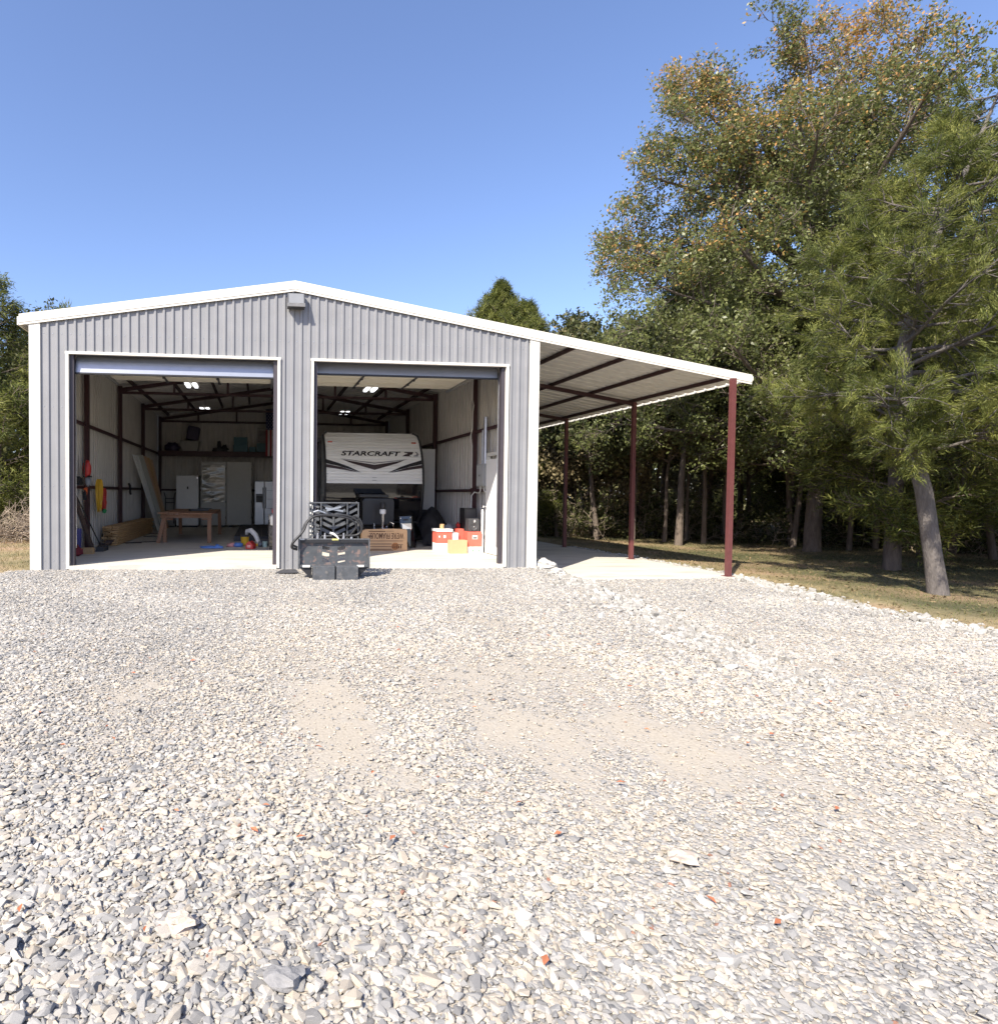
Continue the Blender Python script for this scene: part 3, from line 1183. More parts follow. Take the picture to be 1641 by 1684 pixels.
# centre chevron
decal('chevron_decal', M_greydecal, [(.155, 2.245), (.50, 2.145), (.845, 2.245), (.80, 2.215), (.50, 2.115), (.20, 2.215)])
decal('chevron_decal', M_inkbrown, [(.17, 2.222), (.36, 2.142), (.50, 2.088), (.64, 2.142), (.81, 2.217), (.73, 2.13), (.50, 1.955), (.28, 2.115)])
# side swooshes
for sgn in (0, 1):
    q = (lambda t: 1 - t) if sgn else (lambda t: t)
    decal('swoosh_decal', M_ink, [(q(.012), 2.225), (q(.012), 2.115), (q(.14), 2.045), (q(.37), 1.880), (q(.24), 2.035), (q(.14), 2.125)])
    decal('swoosh_decal', M_inkbrown, [(q(.012), 2.095), (q(.012), 2.015), (q(.16), 1.96), (q(.355), 1.878), (q(.16), 2.028)])
# emblem after the name: a slanted double-barred block
decal('emblem', M_inkbrown, [(.790, 2.322), (.822, 2.372), (.852, 2.392), (.838, 2.412), (.812, 2.412), (.822, 2.44), (.912, 2.44), (.895, 2.372), (.862, 2.352), (.885, 2.322)])
decal('emblem', M_greydecal, [(.905, 2.322), (.915, 2.352), (.932, 2.352), (.942, 2.395), (.925, 2.44), (.945, 2.44), (.965, 2.385), (.952, 2.322)])
# white stacked chevrons near the top and the small vent
for xo in (.405, .465):
    for z in (2.80, 2.74):
        decal('top_decal', M_white, [(xo, z + .03), (xo + .02, z + .03), (xo + .028, z + .012), (xo + .02, z - .006), (xo, z - .006), (xo + .012, z + .012)])
v = MB()
for i in range(3):
    v.box(dx(.478), dx(.522), fy(1.72) - .02, fy(1.72) - .002, 1.685 + i * .034, 1.694 + i * .034)
v.build('vent', M_greydecal, T)


def text_mesh(txt, bold=0.0, shear=0.0):
    cu = bpy.data.curves.new('lettering', 'FONT')
    cu.body = txt
    cu.size = 1
    cu.offset = bold
    cu.shear = shear
    cu.resolution_u = 3
    o = bpy.data.objects.new('lettering', cu)
    COL.objects.link(o)
    dg = bpy.context.evaluated_depsgraph_get()
    me = bpy.data.meshes.new_from_object(o.evaluated_get(dg))
    v = [tuple(p.co) for p in me.vertices]
    f = [tuple(p.vertices) for p in me.polygons]
    bpy.data.objects.remove(o)
    bpy.data.meshes.remove(me)
    x0, x1 = min(p[0] for p in v), max(p[0] for p in v)
    y0, y1 = min(p[1] for p in v), max(p[1] for p in v)
    return [((x - x0) / (x1 - x0), (y - y0) / (y1 - y0)) for x, y, _ in v], f


v, f = text_mesh('STARCRAFT', .034, .25)
tm = MB()
# two extra layers of height so that the letters follow the curve of the nose
tm.add([(dx(.168 + .612 * a), fy(2.322 + .125 * b) - .0295, 2.322 + .125 * b) for a, b in v], f)
tm.build('lettering', M_ink, T)

# tongue, coupler, jack, propane cover
mb = MB()
mb.bar((6.25, 4.75, .50), (6.90, 3.25, .47), .06, .12)
mb.bar((7.52, 4.75, .50), (6.93, 3.25, .47), .06, .12)
mb.bar((6.50, 4.2, .49), (7.27, 4.2, .49), .05, .09)
mb.build('tongue_frame', M_black, T)
mb = MB()
mb.box(6.83, 7.0, 2.95, 3.3, .44, .53)
mb.lathe([(.05, -.07), (.075, -.04), (.075, .02), (.05, .06)], 12, (6.915, 2.95, .47))
mb.build('coupler', M_chrome, T, bevel=.008)
jk = MB().lathe([(.036, .02), (.036, .60)], 12, (6.93, 3.42, SL + .22)).build('tongue_jack', M_chrome, T)
MB().lathe([(.06, .6), (.075, .62), (.075, .70), (.06, .72)], 14, (6.93, 3.42, SL + .22)).build('jack_light', M_white, jk)
MB().lathe([(.062, .721), (.072, .74), (.072, .84), (.05, .90)], 14, (6.93, 3.42, SL + .22)).build('jack_cap', M_black, jk)
MB().box(6.83, 7.03, 3.33, 3.51, SL, SL + .03).build('jack_foot', M_black, jk)
mb = MB()
mb.tube([(7.0, 3.3, .55), (7.08, 3.25, .66), (7.16, 3.28, .62), (7.18, 3.3, .5)], .022, 7)
mb.build('safety_handle', M_chrome, T)
ch = MB()
for i in range(7):
    z = .62 - i * .035
    ch.obox((6.70 + .006 * (i % 2), 3.32, z), (.024, .014, .03) if i % 2 else (.012, .024, .03))
ch.build('chain', M_galv, T)
pc = MB()
pc.prism([(6.50, 3.80, .56), (7.30, 3.80, .56), (7.30, 3.80, 1.16), (7.25, 3.82, 1.24), (6.55, 3.82, 1.24), (6.50, 3.80, 1.16)], (0, .42, 0))
cov = pc.build('propane_cover', M_black, T, bevel=.02)
MB().box(6.42, 7.16, 3.79, 4.25, 1.245, 1.33).build('lid', M_black, cov, bevel=.02)

# ------------------------------------------------------------------ right bay: goods on the floor
# long framing carton, lettered upside down
fx0, fx1, fyf, fz1 = 6.28, 7.34, 2.60, SL + .50
CB = thing('cardboard_box', 'long cardboard carton lettered upside down beside the black steel attachment', 'box', (6.8, 2.68, SL))
mb = MB()
mb.prism([(fx0, fyf, SL), (fx1, fyf, SL), (fx1, fyf, fz1 - .035), (fx1 - .02, fyf, fz1), (fx1 - .3, fyf, fz1 + .012), (fx0 + .1, fyf, fz1 - .005), (fx0, fyf, fz1 - .05)], (0, .17, 0))
mb.build('carton', M_card, CB, bevel=.003)
v, f = text_mesh("WE'RE FRAMOUS!", .016)
tm = MB()
tm.add([(7.26 - .80 * a, fyf - .003, .445 - .14 * b) for a, b in v], f)
tm.build('lettering', M_cardprint, CB)
mb = MB()
for (a, b, z0, z1) in ((6.44, 6.83, .472, .492), (6.42, 6.53, .36, .385), (6.34, 7.24, .255, .268), (6.34, 6.98, .185, .20), (6.34, 6.98, .125, .138), (6.34, 6.98, .065, .078), (6.34, 7.02, .043, .055)):
    mb.box(a, b, fyf - .003, fyf - .0005, z0, z1)
for i in range(9):
    mb.box(6.85 + i * .02, 6.863 + i * .02, fyf - .003, fyf - .0005, .479, .489)
mb.build('printed_stripe', M_cardprint, CB)
mb = MB()
mb.lathe([(.085, -.0025), (.085, -.0005)], 18, (7.06, fyf, .14), 'y')
mb.build('printed_badge', mk('badge_print', (.40, .17, .06), .8, var=.35, scale=30), CB)
mb = MB()
for i in range(5):
    mb.box(7.00 + i * .045, 7.028 + i * .045, fyf - .0035, fyf - .0028, .09, .16 - .012 * (i % 2))
mb.box(7.0, 7.24, fyf - .0035, fyf - .0028, .168, .182)
mb.build('printed_logo', M_cardprint, CB)

# glossy black leaning panel
mb = MB()
mb.prism([(7.33, 3.42, .80), (7.64, 3.40, .82), (7.75, 3.36, SL), (7.60, 3.34, SL), (7.36, 3.38, .55)], (.10, .26, -.01))
gp = thing('black_cowl', 'glossy black metal panel with bolts leaning behind the long carton', 'panel', (7.6, 3.5, SL))
mb.build('panel', M_blackgloss, gp, bevel=.012)
mb = MB()
for p in ((7.37, 3.405, .75), (7.61, 3.393, .77), (7.62, 3.375, .48), (7.39, 3.39, .62)):
    mb.lathe([(.014, -.012), (.016, 0)], 8, p, 'y')
mb.build('bolt', M_chrome, gp)
MB().box(7.43, 7.55, 3.385, 3.40, .70, .735).build('handle', M_black, gp)
mb = MB()
mb.prism([(7.40, 3.384, .62), (7.63, 3.376, .63), (7.645, 3.374, .50), (7.42, 3.378, .48)], (0, .003, 0))
mb.build('polished_band', M_chrome, gp)

# tarp-covered pile
mb = MB()
def drape(x, y):
    h = 0
    for px_, py_, hh, sl in ((8.50, 4.62, 1.08, 1.75), (8.34, 4.55, .98, 2.4), (8.62, 4.45, .80, 1.6), (8.86, 4.30, .46, 1.3), (8.30, 4.20, .34, 1.5), (8.72, 4.05, .24, 1.2)):
        h = max(h, hh + .12 - sl * math.sqrt((x - px_) ** 2 + ((y - py_) * .8) ** 2 + .016))
    return SL + max(.012, h + .06 * noise.noise(Vector((x * 6, y * 6, 1))) + .035 * noise.noise(Vector((x * 15, y * 13, 4))))
nx_, ny_ = 34, 44
mb.add([(8.10 + .96 * i / nx_, 3.85 + 1.5 * j / ny_, drape(8.10 + .96 * i / nx_, 3.85 + 1.5 * j / ny_)) for j in range(ny_ + 1) for i in range(nx_ + 1)],
       [(j * (nx_ + 1) + i, j * (nx_ + 1) + i + 1, (j + 1) * (nx_ + 1) + i + 1, (j + 1) * (nx_ + 1) + i) for j in range(ny_) for i in range(nx_)])
solo('covered_pile', mb, M_tarp, 'lumpy pile under a black tarp beside the trailer nose', 'tarp', smooth=True)
mb = MB()
mb.tube([(8.72, 3.98, .62), (8.80, 3.93, .52), (8.86, 3.92, .40)], .012, 6)
mb.tube([(8.66, 3.98, .35), (8.78, 3.9, .28), (8.9, 3.88, .25)], .010, 6)
solo('loose_strap', mb, M_offwhite, 'pale loose strap lying over the black tarp', 'strap')

# tall white sheet standing behind the tarp
solo('wall_board', MB().box(8.42, 8.98, 6.02, 6.06, .90, 2.64), M_white, 'tall white board standing between the trailer and the right wall', 'board', origin=(8.7, 6.04, .9))
solo('storage_crate', MB().box(8.40, 9.0, 5.75, 6.3, SL, .898), M_charcoal, 'dark crate under the tall white board', 'crate')


def carton(name, label, x0, x1, y0, y1, z0, z1, lower, upper, split, extra=None, group=None):
    t = thing(name, label, 'box', ((x0 + x1) / 2, (y0 + y1) / 2, z0), group)
    if split > z0:
        MB().box(x0, x1, y0, y1, z0, split).build('carton', lower, t, bevel=.004)
    MB().box(x0 - .003, x1 + .003, y0 - .003, y1 + .003, split + .001, z1).build('sleeve' if split > z0 else 'carton', upper, t, bevel=.004)
    return t


c = carton('red_box', 'red and white carton with a white lid beside the black tarp', 7.93, 8.27, 2.22, 2.58, SL, .50, M_white, M_redcard, SL + .21)
MB().box(7.91, 8.29, 2.20, 2.60, .501, .56).build('lid', M_white, c, bevel=.006)
mb = MB()
mb.box(8.08, 8.13, 2.212, 2.216, .36, .42)
mb.box(7.97, 8.0, 2.212, 2.216, .37, .41)
mb.build('sticker', M_white, c)
c = carton('red_box', 'red carton on a green-lettered white base below the loudspeaker', 8.58, 8.90, 2.05, 2.40, SL, .51, M_white, M_redcard, SL + .145)
mb = MB()
mb.box(8.685, 8.805, 2.041, 2.0455, .345, .43)
mb.build('sticker', M_offwhite, c)
mb = MB()
mb.box(8.70, 8.79, 2.0385, 2.0405, .36, .39)
mb.build('sticker_print', M_charcoal, c)
mb = MB()
for i, (a, h, w) in enumerate(((8.64, .05, .012), (8.665, .085, .010), (8.69, .06, .03), (8.735, .05, .02), (8.77, .03, .03), (8.815, .055, .012), (8.835, .06, .03))):
    mb.box(a, a + w, 2.046, 2.0495, SL + .03, SL + .03 + h)
mb.build('green_print', mk('green_ink', (.18, .62, .22), .6), c)
MB().box(8.44, 8.575, 2.30, 2.58, SL + .22, .56).build('side_flap', M_redcard, c)
solo('cardboard_box', MB().box(8.16, 8.55, 1.98, 2.18, SL, .325), M_card, 'plain small brown carton in front of the red boxes', 'box', bevel=.004)
mb = MB().box(8.28, 8.44, 2.24, 2.40, SL, .47)
mb.box(8.29, 8.35, 2.26, 2.30, .47, .50)
solo('white_jug', mb, M_white, 'squat white jug between the two red boxes', 'jug', bevel=.02)
solo('storage_cup', MB().lathe([(.045, 0), (.055, .10), (.05, .105)], 14, (8.10, 2.42, .561)), M_wood, 'small tan tub standing on the white-lidded red box', 'tub')
sp = thing('loudspeaker', 'small loudspeaker with a round cone on top of the red box', 'speaker', (8.73, 2.2, .512))
MB().box(8.62, 8.86, 2.10, 2.34, .512, .80).build('cabinet', M_charcoal, sp, bevel=.006)
MB().lathe([(.09, 0), (.09, -.014), (.07, -.012), (.03, .012), (.0, .012)], 20, (8.74, 2.098, .62), 'y').build('cone', M_charcoal, sp)
MB().lathe([(.033, 0), (.033, -.008), (.015, -.012)], 14, (8.74, 2.098, .745), 'y').build('tweeter', M_chrome, sp)
MB().lathe([(.02, -.002), (.012, -.014)], 10, (8.74, 2.106, .62), 'y').build('dust_cap', M_chrome, sp)
sp = thing('loudspeaker', 'larger plain black loudspeaker box behind the coned speaker', 'speaker', (8.78, 2.6, .6))
MB().box(8.63, 8.92, 2.42, 2.76, SL, 1.03).build('cabinet', M_black, sp, bevel=.006)
MB().box(8.66, 8.89, 2.412, 2.419, .55, 1.0).build('grille', M_charcoal, sp)
mb = MB().lump((8.42, 2.86, .53), (.13, .14, .12), 4, .1, 2, 14, 8)
solo('helmet', mb, M_greyplastic, 'grey rounded helmet behind the small white jug', 'helmet', smooth=True)
solo('tool_case', MB().box(8.25, 8.62, 2.75, 3.05, SL, .42).box(8.40, 8.47, 2.87, 2.93, .42, .44), M_black, 'black tool case under the grey helmet', 'case', bevel=.01)
mb = MB().box(8.52, 8.60, 2.62, 2.72, .56, .66).box(8.545, 8.575, 2.65, 2.69, .66, .70)
solo('gas_can', mb, M_red, 'small red can behind the coned loudspeaker', 'can', bevel=.01)
solo('parts_bin', MB().box(8.44, 8.62, 2.60, 2.74, SL, .56), M_charcoal, 'dark bin under the small red can', 'bin', bevel=.01)
mb = MB().lathe([(.035, 0), (.035, .30), (.028, .32), (.028, .96), (.02, .98)], 12, (8.94, 2.12, SL))
solo('white_pipe', mb, M_white, 'white pipe standing against the open side door', 'pipe')

# ------------------------------------------------------------------ loader attachment on the gravel
GA = gz(5.2, -1.2)
A = thing('loader_attachment', 'black steel loader attachment with hoses standing on the gravel between the bays', 'attachment', (5.17, -1.2, GA))
px0, px1, pz0, pz1, py = 4.58, 5.76, .14, .585, -1.22
# slotted plate
xb = [px0 + .03, 4.80, 4.975, 5.095, 5.235, 5.355, 5.52, px1 - .03]
zb = [pz0, .215, .275, .315, .375, .415, .475, pz1 - .01]
mb = MB()
def pv(i, j, y):
    sk = 0
    if 1 < i < 6 and 0 < j < 7:
        sk = {2: .012, 3: -.014, 4: -.014, 5: .012}[i]
    return (xb[i], y, zb[j] + sk)
for i in range(7):
    for j in range(7):
        if i in (2, 4) and j in (1, 3, 5):
            ring = [(i, j), (i + 1, j), (i + 1, j + 1), (i, j + 1)]
            for (a, b), (c_, d) in zip(ring, ring[1:] + ring[:1]):
                mb.add([pv(a, b, py), pv(c_, d, py), pv(c_, d, py + .012), pv(a, b, py + .012)], [(0, 1, 2, 3)])
            continue
        mb.add([pv(i, j, py), pv(i + 1, j, py), pv(i + 1, j + 1, py), pv(i, j + 1, py)], [(0, 1, 2, 3)])
        mb.add([pv(i, j, py + .012), pv(i + 1, j, py + .012), pv(i + 1, j + 1, py + .012), pv(i, j + 1, py + .012)], [(3, 2, 1, 0)])
mb.build('mounting_plate', M_attach, A)
# channel round the plate
MB().box(px0, px1, py - .05, py + .03, pz1, pz1 + .02).build('top_flange', M_attach2, A, bevel=.004)
MB().box(px0 + .03, px1 - .03, py - .048, py - .036, pz1 - .045, pz1 - .001).build('top_lip', M_black, A)
for x0 in (px0, px1 - .028):
    MB().prism([(x0, py - .055, pz1 - .002), (x0, py + .03, pz1 - .002), (x0, py + .03, pz0 - .03), (x0, py - .05, pz0 - .03), (x0, py - .06, pz0 + .06)], (.026, 0, 0)).build('side_flange', M_attach2, A)
MB().prism([(px0 + .03, py - .05, pz0 - .002), (px1 - .03, py - .05, pz0 - .002), (px1 - .03, py - .045, pz0 + .04), (px0 + .03, py - .045, pz0 + .04)], (0, .04, 0)).build('bottom_lip', M_attach, A)
for x in (4.71, 5.60):
    MB().box(x - .06, x + .06, py - .066, py - .052, pz0 + .0, pz0 + .035).build('worn_pad', M_offwhite, A)
MB().box(4.60, 4.68, py - .054, py - .0505, pz1 - .0, pz1 + .02).build('sticker', M_offwhite, A)
MB().box(5.13, 5.24, py - .054, py - .0505, pz1 - .004, pz1 + .02).build('warning_label', M_ylabel, A)
# foot blocks
for x0, x1 in ((4.81, 5.155), (5.185, 5.535)):
    MB().box(x0, x1, -1.47, -1.20, GA - .03, .175).build('foot_block', M_attach2, A, bevel=.006)
MB().box(5.156, 5.184, -1.44, -1.2, GA - .03, .165).build('foot_web', M_black, A)
for s, xa, xb_ in ((0, 4.80, px0 + .02), (1, 5.54, px1 - .02)):
    MB().prism([(xa, -1.25, GA - .02), (xa, -1.25, pz0 - .005), (xb_, -1.25, pz0 - .005)], (0, .20, 0)).build('gusset', M_black, A)
# grille behind the plate
gx0, gx1, gz0_, gz1_, gy = 4.775, 5.60, .60, 1.19, -1.08
def gbar(name, p, q, w=.022, h=.03, mat=None):
    return MB().bar(p, q, w, h, (0, 1, 0)).build(name, mat or M_attach2, A)
gbar('grille_bar', (gx0, gy, gz1_), (gx1, gy, gz1_), .02)
gbar('grille_bar', (gx0 + .01, gy, gz0_ + .04), (gx1, gy, gz0_ + .04), .02)
for x in (gx0 + .19, gx0 + .63, gx1 - .01):
    gbar('grille_bar', (x, gy, gz0_ - .02), (x, gy, gz1_ - .012), .018)
xm = (gx0 + gx1) / 2 - .01
gbar('grille_rib', (xm, gy + .02, gz0_), (xm, gy + .02, .98), .03)
for i in range(5):
    z = .66 + i * .105
    for s in (-1, 1):
        gbar('grille_slat', (xm, gy + .025, z), (xm + s * .20, gy + .025, z + .095), .052, .014)
        gbar('grille_slat', (xm + s * .24, gy + .03, z + .03), (xm + s * .40, gy + .03, z + .115), .042, .014)
# perforated edge strip
mb = MB()
mb.box(gx0 - .012, gx0 + .004, gy - .014, gy + .02, gz0_ - .03, gz1_)
mb.box(gx0 + .030, gx0 + .046, gy - .014, gy + .02, gz0_ - .03, gz1_)
for i in range(9):
    z = gz0_ + .0 + i * .072
    mb.box(gx0 + .0042, gx0 + .0298, gy - .014, gy + .02, z, z + .028)
mb.build('perforated_strip', M_attach2, A)
mb = MB()
mb.box(gx0 + .05, gx0 + .18, gy + .03, gy + .04, .66, .70)
mb.box(gx0 + .05, gx0 + .18, gy + .03, gy + .04, .74, .77)
mb.box(gx0 + .05, gx0 + .18, gy + .03, gy + .04, 1.02, 1.05)
mb.bar((gx0 + .05, gy + .035, .80), (gx0 + .18, gy + .035, 1.0), .03, .01, (0, 1, 0))
mb.box(gx0 + .09, gx0 + .115, gy + .028, gy + .038, .62, .80)
mb.build('lattice_plate', M_attach2, A)
mb = MB()
mb.tube([(gx0 + .06, gy - .02, 1.03), (gx0 + .14, gy - .04, 1.06), (gx0 + .25, gy - .03, 1.02), (gx0 + .30, gy, .97)], .016, 6)
mb.bar((xm - .12, gy - .01, 1.06), (xm + .12, gy - .01, 1.12), .03, .02, (0, 1, 0))
mb.bar((xm - .14, gy + .0, 1.10), (xm + .16, gy + .0, 1.05), .03, .02, (0, 1, 0))
mb.build('linkage', M_greyplastic, A)
# hydraulic hoses
def hose(pts, r=.020):
    out = []
    for i in range(len(pts) - 1):
        p0, p1, p2, p3 = (Vector(pts[max(0, min(len(pts) - 1, k))]) for k in (i - 1, i, i + 1, i + 2))
        for j in range(5):
            t = j / 5
            out.append(.5 * ((2 * p1) + (p2 - p0) * t + (2 * p0 - 5 * p1 + 4 * p2 - p3) * t * t + (-p0 + 3 * p1 - 3 * p2 + p3) * t ** 3))
    out.append(Vector(pts[-1]))
    MB().tube(out, r, 8).build('hose', M_hose, A, smooth=True)
hose([(4.56, -1.28, .43), (4.47, -1.32, .47), (4.50, -1.33, .56), (4.63, -1.3, .70), (4.70, -1.28, .86), (4.84, -1.25, .965), (5.10, -1.24, .99), (5.36, -1.24, .985), (5.55, -1.24, .90), (5.62, -1.24, .76), (5.55, -1.22, .665), (5.35, -1.2, .65), (5.1, -1.18, .64)], .021)
hose([(4.56, -1.30, .47), (4.48, -1.35, .52), (4.53, -1.36, .60), (4.66, -1.33, .74), (4.74, -1.30, .90), (4.90, -1.28, .985), (5.2, -1.27, .975), (5.42, -1.26, .93), (5.53, -1.25, .82), (5.47, -1.22, .70), (5.40, -1.18, .63)], .017)
hose([(5.60, -1.2, .70), (5.64, -1.2, .80), (5.60, -1.18, .92), (5.50, -1.16, .98)], .016)
mb = MB()
mb.tube([(5.10, -1.25, .70), (5.16, -1.27, .68), (5.21, -1.28, .64), (5.24, -1.29, .60)], [.018, .02, .016, .012], 7)
mb.build('strap', M_offwhite, A)
for x in (4.90, 5.02, 5.33, 5.46):
    MB().lathe([(.022, 0), (.022, .05), (.014, .055), (.014, .09)], 8, (x, -1.2, pz1 + .02)).build('fitting', M_galv, A)

# flat dark mat on the gravel beside it
mb = MB()
mb.prism([(4.22, -.75, gz(4.3, -.75) + .012), (4.62, -.75, gz(4.6, -.75) + .02), (4.60, -.28, gz(4.5, -.3) + .02), (4.36, -.24, gz(4.4, -.3) + .012)], (0, 0, .012))
solo('rubber_mat', mb, M_charcoal, 'small dark mat lying on the gravel beside the loader attachment', 'mat')

# ------------------------------------------------------------------ left bay
# stacked lumber
rnd = random.Random(5)
for c_, (x0, w, y0, rows, h, lab) in enumerate(((.115, .135, 4.28, 7, .064, 'tan board in the wall-side column of the lumber stack'),
                                               (.255, .135, 4.10, 9, .051, 'tan board in the middle column of the lumber stack'),
                                               (.395, .150, 4.0, 9, .051, 'tan board in the outer column of the lumber stack'))):
    for r_ in range(rows):
        j = rnd.uniform(-.10, .12)
        z0 = SL + .02 + r_ * h
        mb = MB().box(x0 + rnd.uniform(-.008, .006), x0 + w + rnd.uniform(-.014, .010) - .010, y0 + j, y0 + j + 5.0, z0, z0 + h - .010)
        ordn = ['lowest', 'second lowest', 'third lowest', 'fourth lowest', 'fifth lowest', 'sixth lowest', 'seventh lowest', 'eighth lowest', 'topmost'][r_ if r_ < rows - 1 else 8]
        solo('board', mb, M_wood, ordn + ' ' + lab, 'board', 'boards of the lumber stack', bevel=.003)
for y in (4.8, 8.3):
    solo('board', MB().box(.10, .95, y, y + .06, SL, SL + .0195), M_darkwood, 'dark bearer under the lumber stack' + (' at its front end' if y < 5 else ' at its far end'), 'board', 'bearers under the lumber')

# boards leaning on the left wall
lean = [(.62, 9.6, .18, 7.75, 2.47, .14, .03, M_white, 'narrow white board leaning on the left wall, nearest the door'),
        (.62, 9.85, .18, 8.25, 2.48, .15, .03, M_white, 'second narrow white board leaning on the left wall'),
        (.75, 9.9, .20, 8.70, 2.52, .34, .022, mk('grey_board', (.52, .52, .48), .6, var=.06), 'wide pale grey board leaning between white and tan boards'),
        (.70, 10.4, .22, 9.35, 2.52, .20, .035, M_woodend, 'first tan plank leaning beside the wide grey board'),
        (.68, 10.75, .22, 9.9, 2.50, .20, .035, M_wood, 'middle tan plank of the leaning row'),
        (.68, 11.15, .22, 10.45, 2.47, .20, .035, M_woodend, 'tan plank leaning nearest the back wall')]
for bx, by, tx, ty, tz, w, th, m_, lab in lean:
    mb = MB()
    d = Vector((tx - bx, ty - by, tz - SL))
    a = Vector((0.25, 1, 0)).normalized()
    n = d.cross(a).normalized()
    p, q = Vector((bx, by, SL + .02)), Vector((tx, ty, tz))
    mb.prism([p - a * w / 2, p + a * w / 2, q + a * w / 2, q - a * w / 2], n * th)
    solo('leaning_board', mb, m_, lab, 'board', 'boards leaning on the left wall', bevel=.002)

# work table
WT = thing('work_table', 'rough wooden work table with splayed legs on the left bay floor', 'table', (2.1, 6.4, SL))
for i in range(5):
    x0 = 1.38 + i * .272
    yj = .05 * ((i * 7) % 3 - 1)
    MB().box(x0, x0 + .262, 4.72 + yj, 8.35 + yj, .775 + (.012 if i < 2 else 0), .815 + (.012 if i < 2 else 0)).build('tabletop_plank', M_bench, WT, bevel=.004)
MB().box(1.42, 2.72, 4.86, 4.90, .68, .773).build('apron', M_bench, WT)
MB().box(1.42, 2.72, 8.20, 8.24, .68, .773).build('apron', M_bench, WT)
MB().box(1.43, 1.72, 4.95, 5.0, .62, .66).build('brace', M_bench, WT)
MB().box(2.46, 2.72, 4.95, 5.0, .63, .66).build('brace', M_bench, WT)
for p, q in (((1.36, 4.86, SL), (1.52, 4.95, .772)), ((1.50, 5.05, SL), (1.50, 5.0, .772)), ((2.66, 4.86, SL), (2.66, 4.95, .772)), ((1.50, 8.22, SL), (1.50, 8.15, .772)), ((2.72, 8.22, SL), (2.70, 8.15, .772))):
    MB().bar(p, q, .10, .06, (0, 1, 0)).build('leg', M_bench, WT)
mb = MB()
mb.obox((2.25, 6.3, .85), (.5, .3, .05), Matrix.Rotation(.3, 3, 'Z'))
mb.obox((2.4, 6.5, .885), (.35, .2, .02), Matrix.Rotation(-.2, 3, 'Z'))
solo('table_clutter', mb, M_charcoal, 'dark flat case lying on the wooden work table', 'case')

# freezer, cabinets, refrigerator
t = thing('upright_freezer', 'plain white upright freezer against the back wall', 'freezer', (1.24, 12.3, SL))
MB().box(.86, 1.68, 12.07, 12.75, SL + .06, 1.97).build('cabinet', M_white, t, bevel=.012)
MB().box(.862, 1.678, 12.0, 12.06, SL + .08, 1.968).build('door', M_white, t, bevel=.012)
MB().box(1.26, 1.31, 11.985, 12.0, 1.46, 1.56).build('display', M_black, t)
MB().box(1.62, 1.655, 11.985, 12.0, 1.86, 1.90).build('badge', M_chrome, t)
MB().box(.90, 1.64, 12.05, 12.7, SL, SL + .06).build('plinth', M_black, t)
for x0, x1, lab, film in ((1.755, 2.70, 'tall grey cabinet still wrapped in shiny plastic film', True), (2.715, 3.66, 'tall plain grey cabinet beside the refrigerator', False)):
    t = thing('tall_cabinet', lab, 'cabinet', ((x0 + x1) / 2, 12.4, SL), 'tall grey cabinets')
    MB().box(x0, x1, 12.12, 12.75, SL + .07, 2.50).build('body', M_cab, t, bevel=.005)
    MB().box(x0 + .025, x1 - .025, 12.09, 12.118, SL + .10, 2.48).build('door', M_cab, t, bevel=.004)
    for x in (x0 + .1, x1 - .22):
        MB().box(x, x + .12, 12.2, 12.7, SL, SL + .069).build('foot', M_black, t)
    hb = MB()
    for z in (.35, .95, 1.6, 2.2):
        hb.box(x1 - .022, x1 - .008, 12.075, 12.118, z, z + .09)
    hb.build('hinge', M_charcoal, t)
    if film:
        mb = MB()
        n, mrows = 12, 30
        vs = []
        for j in range(mrows + 1):
            for i in range(n + 1):
                x = x0 + .05 + (x1 - x0 - .10) * i / n
                z = .98 + (2.38 - .98) * j / mrows
                vs.append((x, 12.075 + .012 * noise.noise(Vector((x * 3, z * 9, 2))), z))
        mb.add(vs, [(j * (n + 1) + i, j * (n + 1) + i + 1, (j + 1) * (n + 1) + i + 1, (j + 1) * (n + 1) + i) for j in range(mrows) for i in range(n)])
        mb.build('plastic_wrap', M_film, t, smooth=True)
t = thing('refrigerator', 'stainless side-by-side refrigerator with a black water dispenser', 'refrigerator', (4.22, 12.4, SL))
MB().box(3.77, 4.68, 12.12, 12.8, SL + .04, 1.79).build('cabinet', M_charcoal, t)
d1 = MB().box(3.775, 4.13, 12.04, 12.118, SL + .10, 1.78).build('door', M_stainless, t, bevel=.012)
d2 = MB().box(4.145, 4.675, 12.04, 12.118, SL + .10, 1.78).build('door', M_stainless, t, bevel=.012)
MB().box(3.82, 4.07, 12.025, 12.04, .98, 1.30).build('dispenser', M_black, d1)
MB().box(3.845, 4.045, 12.018, 12.0245, 1.22, 1.28).build('dispenser_panel', M_greyplastic, d1)
mb = MB()
mb.tube([(4.09, 12.04, 1.55), (4.09, 11.99, 1.5), (4.09, 11.99, .8), (4.09, 12.04, .75)], .016, 8)
mb.build('handle', M_chrome, d1)
mb = MB()
mb.tube([(4.19, 12.04, 1.55), (4.19, 11.99, 1.5), (4.19, 11.99, .8), (4.19, 12.04, .75)], .016, 8)
mb.build('handle', M_chrome, d2)
mb = MB()
for z in (.75, 1.1, 1.42):
    mb.box(4.23, 4.66, 12.03, 12.0395, z, z + .012)
mb.build('panel_seam', M_charcoal, d2)

